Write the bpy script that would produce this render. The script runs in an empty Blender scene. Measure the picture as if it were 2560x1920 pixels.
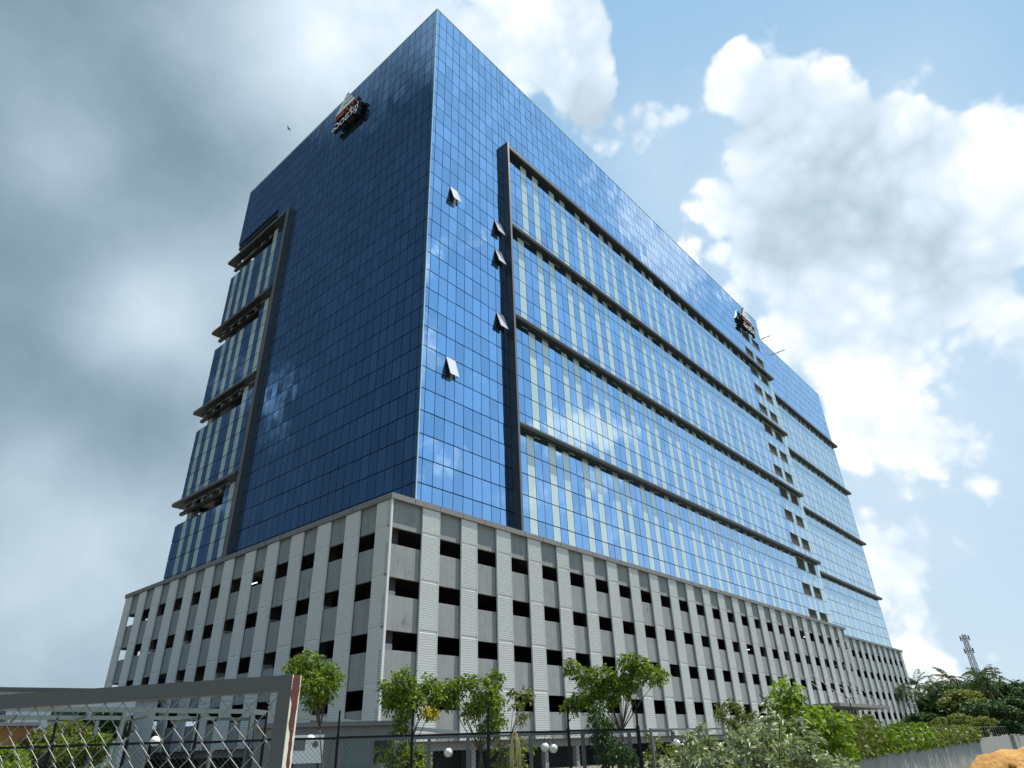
import bpy, math, random
import numpy as np
from mathutils import Vector, Matrix

R = math.radians
random.seed(7)
rng = np.random.default_rng(7)
S = bpy.context.scene
COL = S.collection

# ------------------------------------------------------------------ camera
CAM = np.array([-27.297, -34.890, 1.6])
YAW, PITCH, ROLL, FPX = R(40.753), R(28.9915), R(-1.9248), 1628.87
_fwd = np.array([math.cos(YAW)*math.cos(PITCH), math.sin(YAW)*math.cos(PITCH), math.sin(PITCH)])
_r = np.array([math.sin(YAW), -math.cos(YAW), 0.0])
_u = np.cross(_r, _fwd)
RIGHT = math.cos(ROLL)*_r + math.sin(ROLL)*_u
UP = -math.sin(ROLL)*_r + math.cos(ROLL)*_u
FWD = _fwd
cd = bpy.data.cameras.new('camera')
cam = bpy.data.objects.new('camera', cd)
COL.objects.link(cam)
m = Matrix.Identity(4)
for i in range(3):
    m[i][0] = RIGHT[i]; m[i][1] = UP[i]; m[i][2] = -FWD[i]; m[i][3] = CAM[i]
cam.matrix_world = m
cd.sensor_width = 36.0
cd.lens = FPX/2560*36
cd.clip_start = 0.05
cd.clip_end = 6000
S.camera = cam

def ray(px, py):
    d = RIGHT*((px-1280)/FPX) + UP*(-(py-960)/FPX) + FWD
    return d/np.linalg.norm(d)
def at(px, py, dist):
    """point in the photo's direction at a horizontal distance in metres"""
    d = ray(px, py)
    return CAM + d*dist/math.hypot(d[0], d[1])
def ground(px, py, dist):
    p = at(px, py, dist); return np.array([p[0], p[1], 0.0])

# ------------------------------------------------------------------ sun, sky, exposure
SUN_TO = Vector((1.9, -1.0, 4.7)).normalized()
sl = bpy.data.lights.new('sun', 'SUN')
sl.energy = 5.0; sl.angle = R(0.53); sl.color = (1.0, 0.95, 0.86)
so = bpy.data.objects.new('sun', sl); COL.objects.link(so)
so.rotation_euler = (-SUN_TO).to_track_quat('-Z', 'Y').to_euler()
so.location = (0, 0, 150)

W = bpy.data.worlds.new('World'); S.world = W; W.use_nodes = True
wn, wl = W.node_tree.nodes, W.node_tree.links
wn.clear()
def N(t, **k):
    n = wn.new(t)
    for a, b in k.items(): setattr(n, a, b)
    return n
def math_(op, a, b=None, c=None, clamp=False):
    n = N('ShaderNodeMath', operation=op, use_clamp=clamp)
    for i, v in enumerate((a, b, c)):
        if v is None: continue
        if isinstance(v, (int, float)): n.inputs[i].default_value = v
        else: wl.new(v, n.inputs[i])
    return n.outputs[0]
sky = N('ShaderNodeTexSky', sky_type='NISHITA')
sky.sun_disc = False
sky.sun_elevation = math.asin(SUN_TO.z)
sky.sun_rotation = math.atan2(SUN_TO.x, SUN_TO.y)
sky.altitude = 900; sky.air_density = 1.0; sky.dust_density = 0.6; sky.ozone_density = 1.6
tc = N('ShaderNodeTexCoord')
D = tc.outputs['Generated']
def blobs(lst, base):
    acc = base
    for (x, y, rad, w) in lst:
        if (x, y) == (136, 28):      # unseen dark cloud added past the left edge to darken the left glass: azimuth, elevation, width in degrees
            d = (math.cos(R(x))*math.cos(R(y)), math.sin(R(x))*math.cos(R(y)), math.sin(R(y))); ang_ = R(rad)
        else:
            d = ray(x*1.1573, y*1.1573); ang_ = math.atan(rad*1.1573/FPX)
        dn = N('ShaderNodeVectorMath', operation='DOT_PRODUCT')
        wl.new(D, dn.inputs[0]); dn.inputs[1].default_value = d
        k = 1.0/(1-math.cos(ang_))
        e = math_('EXPONENT', math_('MULTIPLY_ADD', dn.outputs['Value'], k, -k))
        acc = math_('MULTIPLY_ADD', e, w, acc)
    return acc
def fbm(scale, detail, rough, off, dist=0.0, src=None):
    mp = N('ShaderNodeMapping')
    mp.inputs['Location'].default_value = off
    wl.new(src or D, mp.inputs['Vector'])
    n = N('ShaderNodeTexNoise')
    n.inputs['Scale'].default_value = scale; n.inputs['Detail'].default_value = detail
    n.inputs['Roughness'].default_value = rough; n.inputs['Distortion'].default_value = dist
    wl.new(mp.outputs[0], n.inputs['Vector'])
    return n.outputs['Fac']
# cumulus on the right: billowy cells and fine noise; layered grey cloud on the left: broad soft noise
puff = fbm(4.0, 5, 0.60, (3.1, 0.7, 1.9))
vo = N('ShaderNodeTexVoronoi', voronoi_dimensions='3D', feature='F1')
vo.inputs['Scale'].default_value = 9.0; vo.inputs['Detail'].default_value = 2.0; vo.inputs['Roughness'].default_value = 0.55
vo.inputs['Lacunarity'].default_value = 2.3
wv = N('ShaderNodeMix', data_type='VECTOR'); wv.inputs['Factor'].default_value = 0.06
nz_ = N('ShaderNodeTexNoise'); nz_.inputs['Scale'].default_value = 6.0; nz_.inputs['Detail'].default_value = 1
wl.new(D, nz_.inputs['Vector']); wl.new(D, wv.inputs['A']); wl.new(nz_.outputs['Color'], wv.inputs['B'])
wl.new(wv.outputs['Result'], vo.inputs['Vector'])
billow = math_('SUBTRACT', 0.55, vo.outputs['Distance'])
rn = N('ShaderNodeVectorMath', operation='DOT_PRODUCT'); wl.new(D, rn.inputs[0]); rn.inputs[1].default_value = tuple(RIGHT)
rm = N('ShaderNodeMapRange', interpolation_type='SMOOTHSTEP'); wl.new(rn.outputs['Value'], rm.inputs['Value'])
rm.inputs['From Min'].default_value = -0.32; rm.inputs['From Max'].default_value = 0.02
rgt = rm.outputs['Result']                                   # 0 in the left half of the sky, 1 in the right half
soft = fbm(2.6, 5, 0.56, (7.7, 1.2, 4.0)); broad = soft
COVER = [(60,220,420,.55),(150,700,430,.6),(60,1200,420,.55),(480,150,330,.45),(760,60,200,.34),
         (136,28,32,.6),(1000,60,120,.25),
         (1130,90,160,.50),(1260,130,100,.44),(1290,240,70,.42),(1340,340,60,.25),
         (1570,160,80,.46),(1690,200,90,.46),(1810,270,90,.40),(1950,260,80,.48),(2060,290,55,.36),(1410,245,50,.5),(1480,240,40,.38),
         (1620,560,120,.44),(1760,430,140,.42),(1920,420,140,.42),(2130,500,90,.48),(1780,640,130,.36),(2010,600,120,.38),(1560,400,120,.26),
         (1900,760,120,.24),(2020,930,80,.36),(1860,900,80,.3),(2060,1190,140,.30),(1690,780,70,.25),
         (1430,80,80,-.42),(2010,80,140,-.45),(1350,400,80,-.2),(2150,850,100,-.25),(1760,50,60,-.3),
         (300,1450,300,.3)]
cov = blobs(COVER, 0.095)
near = math_('MULTIPLY_ADD', cov, 2.6, 0.15, clamp=True)
cov = math_('MULTIPLY_ADD', math_('SUBTRACT', puff, 0.5), 1.8, cov)
cov = math_('MULTIPLY_ADD', math_('MULTIPLY', billow, math_('MULTIPLY', rgt, near)), 0.54, cov)
cov = math_('MULTIPLY_ADD', math_('SUBTRACT', broad, 0.5), 0.5, cov)
mr = N('ShaderNodeMapRange', interpolation_type='SMOOTHSTEP')
mr.inputs['From Min'].default_value = 0.13
wl.new(math_('MULTIPLY_ADD', rgt, -0.14, 0.46), mr.inputs['From Max'])
wl.new(cov, mr.inputs['Value'])
mask = math_('MULTIPLY', mr.outputs['Result'], 0.97)
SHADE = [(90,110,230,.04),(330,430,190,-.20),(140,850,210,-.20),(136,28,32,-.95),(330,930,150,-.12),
         (150,340,100,.24),(290,700,120,.38),(650,70,180,.30),(110,1180,150,.10),(100,1420,250,-.02),(450,560,130,.14),(90,1010,110,.14),
         (1180,130,170,.10),(1250,240,60,-.16),(1560,120,110,.10),(1960,220,120,.10)]
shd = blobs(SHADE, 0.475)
tk_ = N('ShaderNodeMapRange', interpolation_type='SMOOTHSTEP'); wl.new(cov, tk_.inputs['Value'])
tk_.inputs['From Min'].default_value = 0.22; tk_.inputs['From Max'].default_value = 0.85
tk_.inputs['To Min'].default_value = 0.54; tk_.inputs['To Max'].default_value = 0.42
shd = math_('MULTIPLY_ADD', tk_.outputs['Result'], rgt, shd)
shd = math_('MULTIPLY_ADD', math_('MULTIPLY', billow, rgt), 0.42, shd)
shd = math_('MULTIPLY_ADD', math_('SUBTRACT', soft, 0.5), 0.75, shd)
ramp = N('ShaderNodeValToRGB')
cr = ramp.color_ramp
cr.elements[0].position = 0.0; cr.elements[0].color = (.24, .44, .72, 1)
cr.elements[1].position = 1.0; cr.elements[1].color = (10.6, 10.7, 10.6, 1)
for p_, c_ in ((0.15, (1.5, 2.2, 2.9, 1)), (0.33, (2.5, 3.5, 4.2, 1)), (0.55, (4.4, 5.5, 6.4, 1)), (0.78, (6.8, 7.9, 9.0, 1))):
    e_ = cr.elements.new(p_); e_.color = c_
wl.new(shd, ramp.inputs['Fac'])
# thin veil near the horizon belongs to the clouded sky too
sep = N('ShaderNodeSeparateXYZ'); wl.new(D, sep.inputs[0])
veil = N('ShaderNodeMapRange', interpolation_type='SMOOTHSTEP')
wl.new(sep.outputs['Z'], veil.inputs['Value'])
veil.inputs['From Min'].default_value = 0.0; veil.inputs['From Max'].default_value = 0.55
veil.inputs['To Min'].default_value = 0.85; veil.inputs['To Max'].default_value = 0.8
vmix = N('ShaderNodeMix', data_type='RGBA')
wl.new(veil.outputs['Result'], vmix.inputs['Factor'])
wl.new(sky.outputs[0], vmix.inputs['A']); 
vcol = N('ShaderNodeMix', data_type='RGBA'); vcol.inputs['A'].default_value = (5.6, 6.9, 7.9, 1); vcol.inputs['B'].default_value = (3.3, 5.7, 8.0, 1)
vf = N('ShaderNodeMapRange'); wl.new(sep.outputs['Z'], vf.inputs['Value']); vf.inputs['From Max'].default_value = 0.55
wl.new(vf.outputs['Result'], vcol.inputs['Factor']); wl.new(vcol.outputs['Result'], vmix.inputs['B'])
HAZE = [(1650,560,230,.40),(1900,650,260,.34),(1450,330,160,.35),(2050,1000,220,.25),(1900,300,220,.25),(1850,1150,300,.22)]
hz = math_('MULTIPLY', blobs(HAZE, 0.0), math_('MULTIPLY_ADD', puff, 1.6, 0.1), clamp=True)
hmix = N('ShaderNodeMix', data_type='RGBA'); wl.new(hz, hmix.inputs['Factor'])
wl.new(vmix.outputs['Result'], hmix.inputs['A']); hmix.inputs['B'].default_value = (7.4, 8.4, 9.2, 1)
mix = N('ShaderNodeMix', data_type='RGBA')
wl.new(mask, mix.inputs['Factor'])
wl.new(hmix.outputs['Result'], mix.inputs['A']); wl.new(ramp.outputs['Color'], mix.inputs['B'])
bg = N('ShaderNodeBackground'); bg.inputs['Strength'].default_value = 0.084
wl.new(mix.outputs['Result'], bg.inputs['Color'])
wo = N('ShaderNodeOutputWorld'); wl.new(bg.outputs[0], wo.inputs['Surface'])

S.cycles.max_bounces = 5; S.cycles.diffuse_bounces = 2; S.cycles.glossy_bounces = 3; S.cycles.transmission_bounces = 3
S.cycles.transparent_max_bounces = 6
S.view_settings.view_transform = 'Standard'
S.view_settings.look = 'None'
S.view_settings.exposure = 0.42
S.view_settings.gamma = 1.0
S.view_settings.use_curve_mapping = False

# ------------------------------------------------------------------ materials
def mat(name, col, rough=0.6, metal=0.0, spec=0.5, var=0.0, vscale=4.0, streak=0.0, bump=0.0, bscale=60.0, col2=None, island=0.0, objrand=0.0, stretch=(1, 1, 1)):
    M = bpy.data.materials.new(name); M.use_nodes = True
    nt = M.node_tree; n = nt.nodes; l = nt.links
    b = n['Principled BSDF']
    b.inputs['Base Color'].default_value = (*col, 1)
    b.inputs['Roughness'].default_value = rough
    b.inputs['Metallic'].default_value = metal
    b.inputs['Specular IOR Level'].default_value = spec
    src = None
    if var or col2 or streak or island or objrand:
        g = n.new('ShaderNodeNewGeometry')
        val = n.new('ShaderNodeValue'); val.outputs[0].default_value = 0.0
        acc = val.outputs[0]
        def add(a, fac, s):
            q = n.new('ShaderNodeMath'); q.operation = 'SUBTRACT'; l.new(s, q.inputs[0]); q.inputs[1].default_value = 0.5
            q2 = n.new('ShaderNodeMath'); q2.operation = 'MULTIPLY_ADD'; l.new(q.outputs[0], q2.inputs[0]); q2.inputs[1].default_value = fac; l.new(a, q2.inputs[2])
            return q2.outputs[0]
        if var:
            mp = n.new('ShaderNodeMapping'); l.new(g.outputs['Position'], mp.inputs[0]); mp.inputs['Scale'].default_value = stretch
            t = n.new('ShaderNodeTexNoise'); t.inputs['Scale'].default_value = vscale; t.inputs['Detail'].default_value = 6; t.inputs['Roughness'].default_value = .6
            l.new(mp.outputs[0], t.inputs['Vector']); acc = add(acc, var*2, t.outputs['Fac'])
        if streak:
            mp = n.new('ShaderNodeMapping'); l.new(g.outputs['Position'], mp.inputs[0]); mp.inputs['Scale'].default_value = (3.2, 3.2, .22)
            t = n.new('ShaderNodeTexNoise'); t.inputs['Scale'].default_value = 1.0; t.inputs['Detail'].default_value = 5; t.inputs['Roughness'].default_value = .62
            l.new(mp.outputs[0], t.inputs['Vector']); acc = add(acc, streak*2, t.outputs['Fac'])
        if island: acc = add(acc, island, g.outputs['Random Per Island'])
        if objrand:
            oi = n.new('ShaderNodeObjectInfo'); acc = add(acc, objrand, oi.outputs['Random'])
        if col2:
            mx = n.new('ShaderNodeMix'); mx.data_type = 'RGBA'
            a1 = n.new('ShaderNodeMath'); a1.operation = 'ADD'; a1.use_clamp = True; l.new(acc, a1.inputs[0]); a1.inputs[1].default_value = .5
            l.new(a1.outputs[0], mx.inputs['Factor'])
            mx.inputs['A'].default_value = (*col, 1); mx.inputs['B'].default_value = (*col2, 1)
            l.new(mx.outputs['Result'], b.inputs['Base Color'])
        else:
            a1 = n.new('ShaderNodeMath'); a1.operation = 'ADD'; l.new(acc, a1.inputs[0]); a1.inputs[1].default_value = 1.0
            vm = n.new('ShaderNodeVectorMath'); vm.operation = 'SCALE'; vm.inputs[0].default_value = col; l.new(a1.outputs[0], vm.inputs['Scale'])
            l.new(vm.outputs[0], b.inputs['Base Color'])
    if bump:
        g2 = n.new('ShaderNodeNewGeometry')
        t = n.new('ShaderNodeTexNoise'); t.inputs['Scale'].default_value = bscale; t.inputs['Detail'].default_value = 5
        l.new(g2.outputs['Position'], t.inputs['Vector'])
        bp = n.new('ShaderNodeBump'); bp.inputs['Strength'].default_value = bump; bp.inputs['Distance'].default_value = .02
        l.new(t.outputs['Fac'], bp.inputs['Height']); l.new(bp.outputs[0], b.inputs['Normal'])
    return M

def add_rust(M, col, lo, hi, scale, stretch):
    nt = M.node_tree; n = nt.nodes; l = nt.links; b = n['Principled BSDF']
    src = b.inputs['Base Color'].links[0].from_socket
    g = n.new('ShaderNodeNewGeometry'); mp = n.new('ShaderNodeMapping'); mp.inputs['Scale'].default_value = stretch
    l.new(g.outputs['Position'], mp.inputs[0])
    t = n.new('ShaderNodeTexNoise'); t.inputs['Scale'].default_value = scale; t.inputs['Detail'].default_value = 7; t.inputs['Roughness'].default_value = .65
    l.new(mp.outputs[0], t.inputs['Vector'])
    mr = n.new('ShaderNodeMapRange'); l.new(t.outputs['Fac'], mr.inputs['Value']); mr.inputs['From Min'].default_value = lo; mr.inputs['From Max'].default_value = hi
    mx = n.new('ShaderNodeMix'); mx.data_type = 'RGBA'; l.new(mr.outputs['Result'], mx.inputs['Factor'])
    l.new(src, mx.inputs['A']); mx.inputs['B'].default_value = (*col, 1)
    l.new(mx.outputs['Result'], b.inputs['Base Color'])

def glass_mat(name, dark, tint, r0, r1, objrand=True):
    """coated facade glass: dark body plus a tinted mirror coat whose strength rises towards grazing view"""
    M = bpy.data.materials.new(name); M.use_nodes = True
    nt = M.node_tree; n = nt.nodes; l = nt.links
    n.remove(n['Principled BSDF'])
    out = n['Material Output']
    g = n.new('ShaderNodeNewGeometry'); oi = n.new('ShaderNodeObjectInfo')
    rnd = n.new('ShaderNodeMath'); rnd.operation = 'ADD'; l.new(g.outputs['Random Per Island'], rnd.inputs[0]); l.new(oi.outputs['Random'], rnd.inputs[1])
    fr = n.new('ShaderNodeMath'); fr.operation = 'FRACT'; l.new(rnd.outputs[0], fr.inputs[0])
    lw = n.new('ShaderNodeLayerWeight'); lw.inputs['Blend'].default_value = .5
    pw = n.new('ShaderNodeMath'); pw.operation = 'POWER'; l.new(lw.outputs['Facing'], pw.inputs[0]); pw.inputs[1].default_value = 1.7
    mr = n.new('ShaderNodeMapRange'); l.new(pw.outputs[0], mr.inputs['Value'])
    mr.inputs['To Min'].default_value = r0; mr.inputs['To Max'].default_value = r1
    j = n.new('ShaderNodeMath'); j.operation = 'MULTIPLY_ADD'; l.new(fr.outputs[0], j.inputs[0]); j.inputs[1].default_value = .20
    l.new(mr.outputs[0], j.inputs[2])
    df = n.new('ShaderNodeBsdfDiffuse'); df.inputs['Color'].default_value = (*dark, 1)
    gl = n.new('ShaderNodeBsdfGlossy'); gl.inputs['Roughness'].default_value = .012
    mx0 = n.new('ShaderNodeMix'); mx0.data_type = 'RGBA'
    l.new(pw.outputs[0], mx0.inputs['Factor']); mx0.inputs['A'].default_value = (*tint, 1); mx0.inputs['B'].default_value = (.86, .93, 1, 1)
    l.new(mx0.outputs['Result'], gl.inputs['Color'])
    # slight waviness of the panes
    t = n.new('ShaderNodeTexNoise'); t.inputs['Scale'].default_value = .8; t.inputs['Detail'].default_value = 1
    l.new(g.outputs['Position'], t.inputs['Vector'])
    bp = n.new('ShaderNodeBump'); bp.inputs['Strength'].default_value = .10; bp.inputs['Distance'].default_value = .05
    l.new(t.outputs['Fac'], bp.inputs['Height']); l.new(bp.outputs[0], gl.inputs['Normal'])
    mx = n.new('ShaderNodeMixShader'); l.new(j.outputs[0], mx.inputs[0]); l.new(df.outputs[0], mx.inputs[1]); l.new(gl.outputs[0], mx.inputs[2])
    l.new(mx.outputs[0], out.inputs['Surface'])
    return M

def leaf_mat(name, c1, c2, trans=0.35, rough=0.5):
    M = bpy.data.materials.new(name); M.use_nodes = True
    nt = M.node_tree; n = nt.nodes; l = nt.links
    b = n['Principled BSDF']; b.inputs['Roughness'].default_value = rough; b.inputs['Specular IOR Level'].default_value = .35
    g = n.new('ShaderNodeNewGeometry')
    mx = n.new('ShaderNodeMix'); mx.data_type = 'RGBA'
    l.new(g.outputs['Random Per Island'], mx.inputs['Factor'])
    mx.inputs['A'].default_value = (*c1, 1); mx.inputs['B'].default_value = (*c2, 1)
    l.new(mx.outputs['Result'], b.inputs['Base Color'])
    tr = n.new('ShaderNodeBsdfTranslucent')
    sc = n.new('ShaderNodeVectorMath'); sc.operation = 'MULTIPLY'; l.new(mx.outputs['Result'], sc.inputs[0]); sc.inputs[1].default_value = (1.3, 1.5, .6)
    l.new(sc.outputs[0], tr.inputs['Color'])
    ms = n.new('ShaderNodeMixShader'); ms.inputs[0].default_value = trans
    l.new(b.outputs[0], ms.inputs[1]); l.new(tr.outputs[0], ms.inputs[2])
    l.new(ms.outputs[0], n['Material Output'].inputs['Surface'])
    return M

def emit_mat(name, col, s):
    M = bpy.data.materials.new(name); M.use_nodes = True
    b = M.node_tree.nodes['Principled BSDF']
    b.inputs['Base Color'].default_value = (*col, 1)
    b.inputs['Emission Color'].default_value = (*col, 1); b.inputs['Emission Strength'].default_value = s
    return M

MT = dict(
    glass=glass_mat('blue_glass', (.006, .020, .045), (.32, .61, 1.0), .72, .97),
    pale=glass_mat('pale_glass', (.70, .80, .73), (.60, .76, .85), .06, .75),
    frame=mat('mullion', (.012, .022, .042), .45),
    charcoal=mat('charcoal_cladding', (.018, .019, .021), .45, var=.2, vscale=.7),
    greycl=mat('grey_cladding', (.14, .138, .132), .5, var=.12, vscale=.6, streak=.12),
    concrete=mat('parapet_concrete', (.275, .28, .278), .85, var=.20, vscale=1.1, streak=.24, bump=.3, bscale=9, objrand=.08),
    screen=mat('louvre_screen', (.66, .665, .645), .6, var=.03, vscale=.35, streak=.03, objrand=.06),
    cornice=mat('cornice', (.21, .205, .20), .7, var=.12, vscale=.8, streak=.15),
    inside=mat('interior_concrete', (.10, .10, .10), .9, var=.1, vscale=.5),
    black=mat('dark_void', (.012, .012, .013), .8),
    recess=mat('recess_wall', (.055, .047, .04), .85, var=.12, vscale=.7),
    redpaint=mat('red_band', (.42, .03, .03), .6), whitepaint=mat('white_paint', (.75, .75, .73), .5, var=.04, vscale=5),
    tube=emit_mat('tube_light', (.95, 1, 1), 2.2),
    blackmetal=mat('black_metal', (.012, .013, .014), .7, spec=.2, var=.2, vscale=8),
    greensteel=mat('green_grey_steel', (.12, .155, .148), .5, var=.08, vscale=5),
    trelliss=mat('grey_post', (.13, .14, .14), .55, var=.1, vscale=4),
    gatepaint=mat('gate_grey_paint', (.105, .108, .102), .5, var=.10, vscale=9, bump=.08, bscale=120),
    wire=mat('galvanised_wire', (.30, .30, .285), .42, metal=.35, var=.15, vscale=60),
    fencewire=mat('fence_wire', (.06, .063, .063), .6, spec=.2),
    globe=mat('white_globe', (.82, .82, .80), .35),
    rope=mat('yellow_rope', (.52, .40, .17), .8, var=.2, vscale=60),
    bark=mat('bark', (.13, .10, .075), .9, var=.3, vscale=14, bump=.4, bscale=50),
    soil=mat('orange_soil', (.30, .135, .03), .95, col2=(.55, .31, .085), var=.9, vscale=9, bump=.9, bscale=22),
    ground=mat('ground', (.11, .09, .06), .95, col2=(.06, .08, .035), var=.7, vscale=.35, bump=.4, bscale=6),
    wallc=mat('wall_concrete', (.30, .295, .275), .9, var=.22, vscale=1.3, streak=.10, bump=.4, bscale=14),
    white=mat('white_wall', (.78, .77, .73), .8, var=.05, vscale=.5, streak=.06),
    darkglass=mat('dark_window', (.02, .025, .03), .12),
    steel=mat('tower_steel', (.24, .24, .24), .5),
    whitemetal=mat('white_metal', (.78, .79, .78), .4, var=.04, vscale=6),
    cabin=mat('cabin_grey', (.16, .165, .165), .6, var=.1, vscale=1.5, streak=.1),
    orange=mat('orange_red', (.75, .14, .04), .5),
    signwhite=mat('sign_white', (.86, .87, .87), .45),
    signblack=mat('sign_black', (.008, .008, .008), .6),
    woodbrown=mat('brown_timber', (.30, .14, .05), .8, var=.2, vscale=3),
    leaf=leaf_mat('leaf_green', (.024, .062, .007), (.23, .30, .028), .36),
    leafdark=leaf_mat('leaf_dark', (.022, .055, .016), (.055, .105, .022), .22),
    leafbright=leaf_mat('leaf_bright', (.10, .18, .015), (.28, .34, .04), .4),
    leafpale=leaf_mat('leaf_pale', (.07, .11, .04), (.46, .48, .33), .22, .4),
    leafolive=leaf_mat('leaf_olive', (.075, .10, .022), (.19, .21, .05), .3),
    palmleaf=leaf_mat('palm_leaf', (.03, .062, .02), (.085, .12, .04), .25, .4),
    bird=mat('bird_brown', (.05, .04, .035), .8),
)

add_rust(MT['gatepaint'], (.20, .12, .05), .60, .78, 5.0, (3, 3, .6))
add_rust(MT['concrete'], (.10, .10, .095), .60, .80, 1.4, (1, 1, .7))
add_rust(MT['wallc'], (.13, .13, .11), .54, .80, .9, (1.0, 1.0, .35))

# ------------------------------------------------------------------ builders
def tag(o, label=None, cat=None, group=None, kind=None):
    if label: o['label'] = label
    if cat: o['category'] = cat
    if group: o['group'] = group
    if kind: o['kind'] = kind
    return o
def empty(name, loc=(0, 0, 0), rz=0.0):
    o = bpy.data.objects.new(name, None); COL.objects.link(o)
    o.location = loc; o.rotation_euler = (0, 0, rz); o.empty_display_size = .3
    return o
def link(name, me, parent=None, loc=(0, 0, 0), rot=(0, 0, 0), scale=(1, 1, 1)):
    o = bpy.data.objects.new(name, me); COL.objects.link(o)
    o.location = loc; o.rotation_euler = rot; o.scale = scale
    if parent: o.parent = parent
    return o

class MB:
    def __init__(s): s.v = []; s.f = []; s.mi = []; s.cur = 0
    def face(s, pts):
        b = len(s.v); s.v += [tuple(p) for p in pts]; s.f.append(tuple(range(b, b+len(pts)))); s.mi.append(s.cur)
    def box(s, x0, y0, z0, x1, y1, z1):
        b = len(s.v)
        s.v += [(x0,y0,z0),(x1,y0,z0),(x1,y1,z0),(x0,y1,z0),(x0,y0,z1),(x1,y0,z1),(x1,y1,z1),(x0,y1,z1)]
        for f in ((0,3,2,1),(4,5,6,7),(0,1,5,4),(1,2,6,5),(2,3,7,6),(3,0,4,7)):
            s.f.append(tuple(b+i for i in f)); s.mi.append(s.cur)
        return s
    def obox(s, p0, p1, w, h, up=(0, 0, 1)):
        """bar from p0 to p1 with width w and height h"""
        p0 = Vector(p0); p1 = Vector(p1); d = (p1-p0).normalized(); up = Vector(up)
        if abs(d.dot(up)) > .99: up = Vector((1, 0, 0))
        sd = d.cross(up).normalized(); u2 = sd.cross(d).normalized()
        b = len(s.v)
        for p in (p0, p1):
            for a, c in ((-1,-1),(1,-1),(1,1),(-1,1)):
                s.v.append(tuple(p+sd*a*w/2+u2*c*h/2))
        for f in ((0,1,2,3),(7,6,5,4),(0,4,5,1),(1,5,6,2),(2,6,7,3),(3,7,4,0)):
            s.f.append(tuple(b+i for i in f)); s.mi.append(s.cur)
        return s
    def tube(s, pts, rad, n=6, cap=True):
        pts = [Vector(p) for p in pts]
        if not hasattr(rad, '__len__'): rad = [rad]*len(pts)
        rings = []; ref = Vector((0.31, .83, .46))
        for i, p in enumerate(pts):
            d = (pts[min(i+1, len(pts)-1)]-pts[max(i-1, 0)])
            d = d.normalized() if d.length > 1e-9 else Vector((0, 0, 1))
            a = d.cross(ref).normalized(); c = d.cross(a).normalized()
            b = len(s.v)
            for k in range(n):
                t = 2*math.pi*k/n
                s.v.append(tuple(p+(a*math.cos(t)+c*math.sin(t))*rad[i]))
            rings.append(b)
        for i in range(len(rings)-1):
            for k in range(n):
                k2 = (k+1) % n
                s.f.append((rings[i]+k, rings[i]+k2, rings[i+1]+k2, rings[i+1]+k)); s.mi.append(s.cur)
        if cap:
            s.f.append(tuple(rings[0]+k for k in reversed(range(n)))); s.mi.append(s.cur)
            s.f.append(tuple(rings[-1]+k for k in range(n))); s.mi.append(s.cur)
        return s
    def sphere(s, c, r, nu=14, nv=9, sz=1.0):
        b = len(s.v)
        for i in range(nv+1):
            ph = math.pi*i/nv
            for k in range(nu):
                t = 2*math.pi*k/nu
                s.v.append((c[0]+r*math.sin(ph)*math.cos(t), c[1]+r*math.sin(ph)*math.sin(t), c[2]+r*sz*math.cos(ph)))
        for i in range(nv):
            for k in range(nu):
                k2 = (k+1) % nu
                s.f.append((b+i*nu+k, b+(i+1)*nu+k, b+(i+1)*nu+k2, b+i*nu+k2)); s.mi.append(s.cur)
        return s
    def mesh(s, name, mats, smooth=False):
        me = bpy.data.meshes.new(name)
        me.from_pydata(s.v, [], s.f)
        for mm in (mats if isinstance(mats, (list, tuple)) else [mats]): me.materials.append(mm)
        if len(me.materials) > 1: me.polygons.foreach_set('material_index', s.mi)
        if smooth: me.polygons.foreach_set('use_smooth', [True]*len(me.polygons))
        me.update(); return me
    def build(s, name, mats, parent=None, smooth=False, **k):
        return link(name, s.mesh(name, mats, smooth), parent, **k)
def B(name, mats, parent, *boxes):
    b = MB()
    for q in boxes: b.box(*q)
    return b.build(name, mats, parent)

def np_mesh(name, V, quads, material):
    """V (n,3) array, quads (k,4) int array"""
    me = bpy.data.meshes.new(name)
    me.vertices.add(len(V)); me.vertices.foreach_set('co', np.asarray(V, np.float32).ravel())
    k = len(quads)
    me.loops.add(4*k); me.loops.foreach_set('vertex_index', np.asarray(quads, np.int32).ravel())
    me.polygons.add(k); me.polygons.foreach_set('loop_start', np.arange(0, 4*k, 4, dtype=np.int32))
    me.update(calc_edges=True); me.validate(); me.shade_flat()
    me.materials.append(material)
    return me

# ------------------------------------------------------------------ ground
g = MB(); g.box(-2500, -2500, -1.6, 2500, 2500, -1.0)
tag(g.build('ground', MT['ground']), 'flat earth ground around the compound', 'ground', kind='structure')
yard = [(-10.6, -24.85), (2.3, -24.88), (17.7, -23.5), (49.0, -20.6), (119.0, -16.9), (260, -12), (700, 0), (700, 700), (-500, 700), (-500, -70), (-22, -70)]
g = MB(); g.face([(x, y, 0) for x, y in yard])
for (x0, y0), (x1, y1) in zip(yard, yard[1:]+yard[:1]): g.face([(x0, y0, -1.01), (x1, y1, -1.01), (x1, y1, 0), (x0, y0, 0)])
tag(g.build('yard', mat('yard_earth', (.17, .15, .12), .95, col2=(.12, .12, .075), var=.6, vscale=.4, bump=.4, bscale=6)), 'raised earth yard of the office compound', 'yard', kind='structure')

# ------------------------------------------------------------------ the office building
BL = empty('office_building')
tag(BL, 'tall blue glass office block on a striped grey parking podium', 'building')

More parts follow.
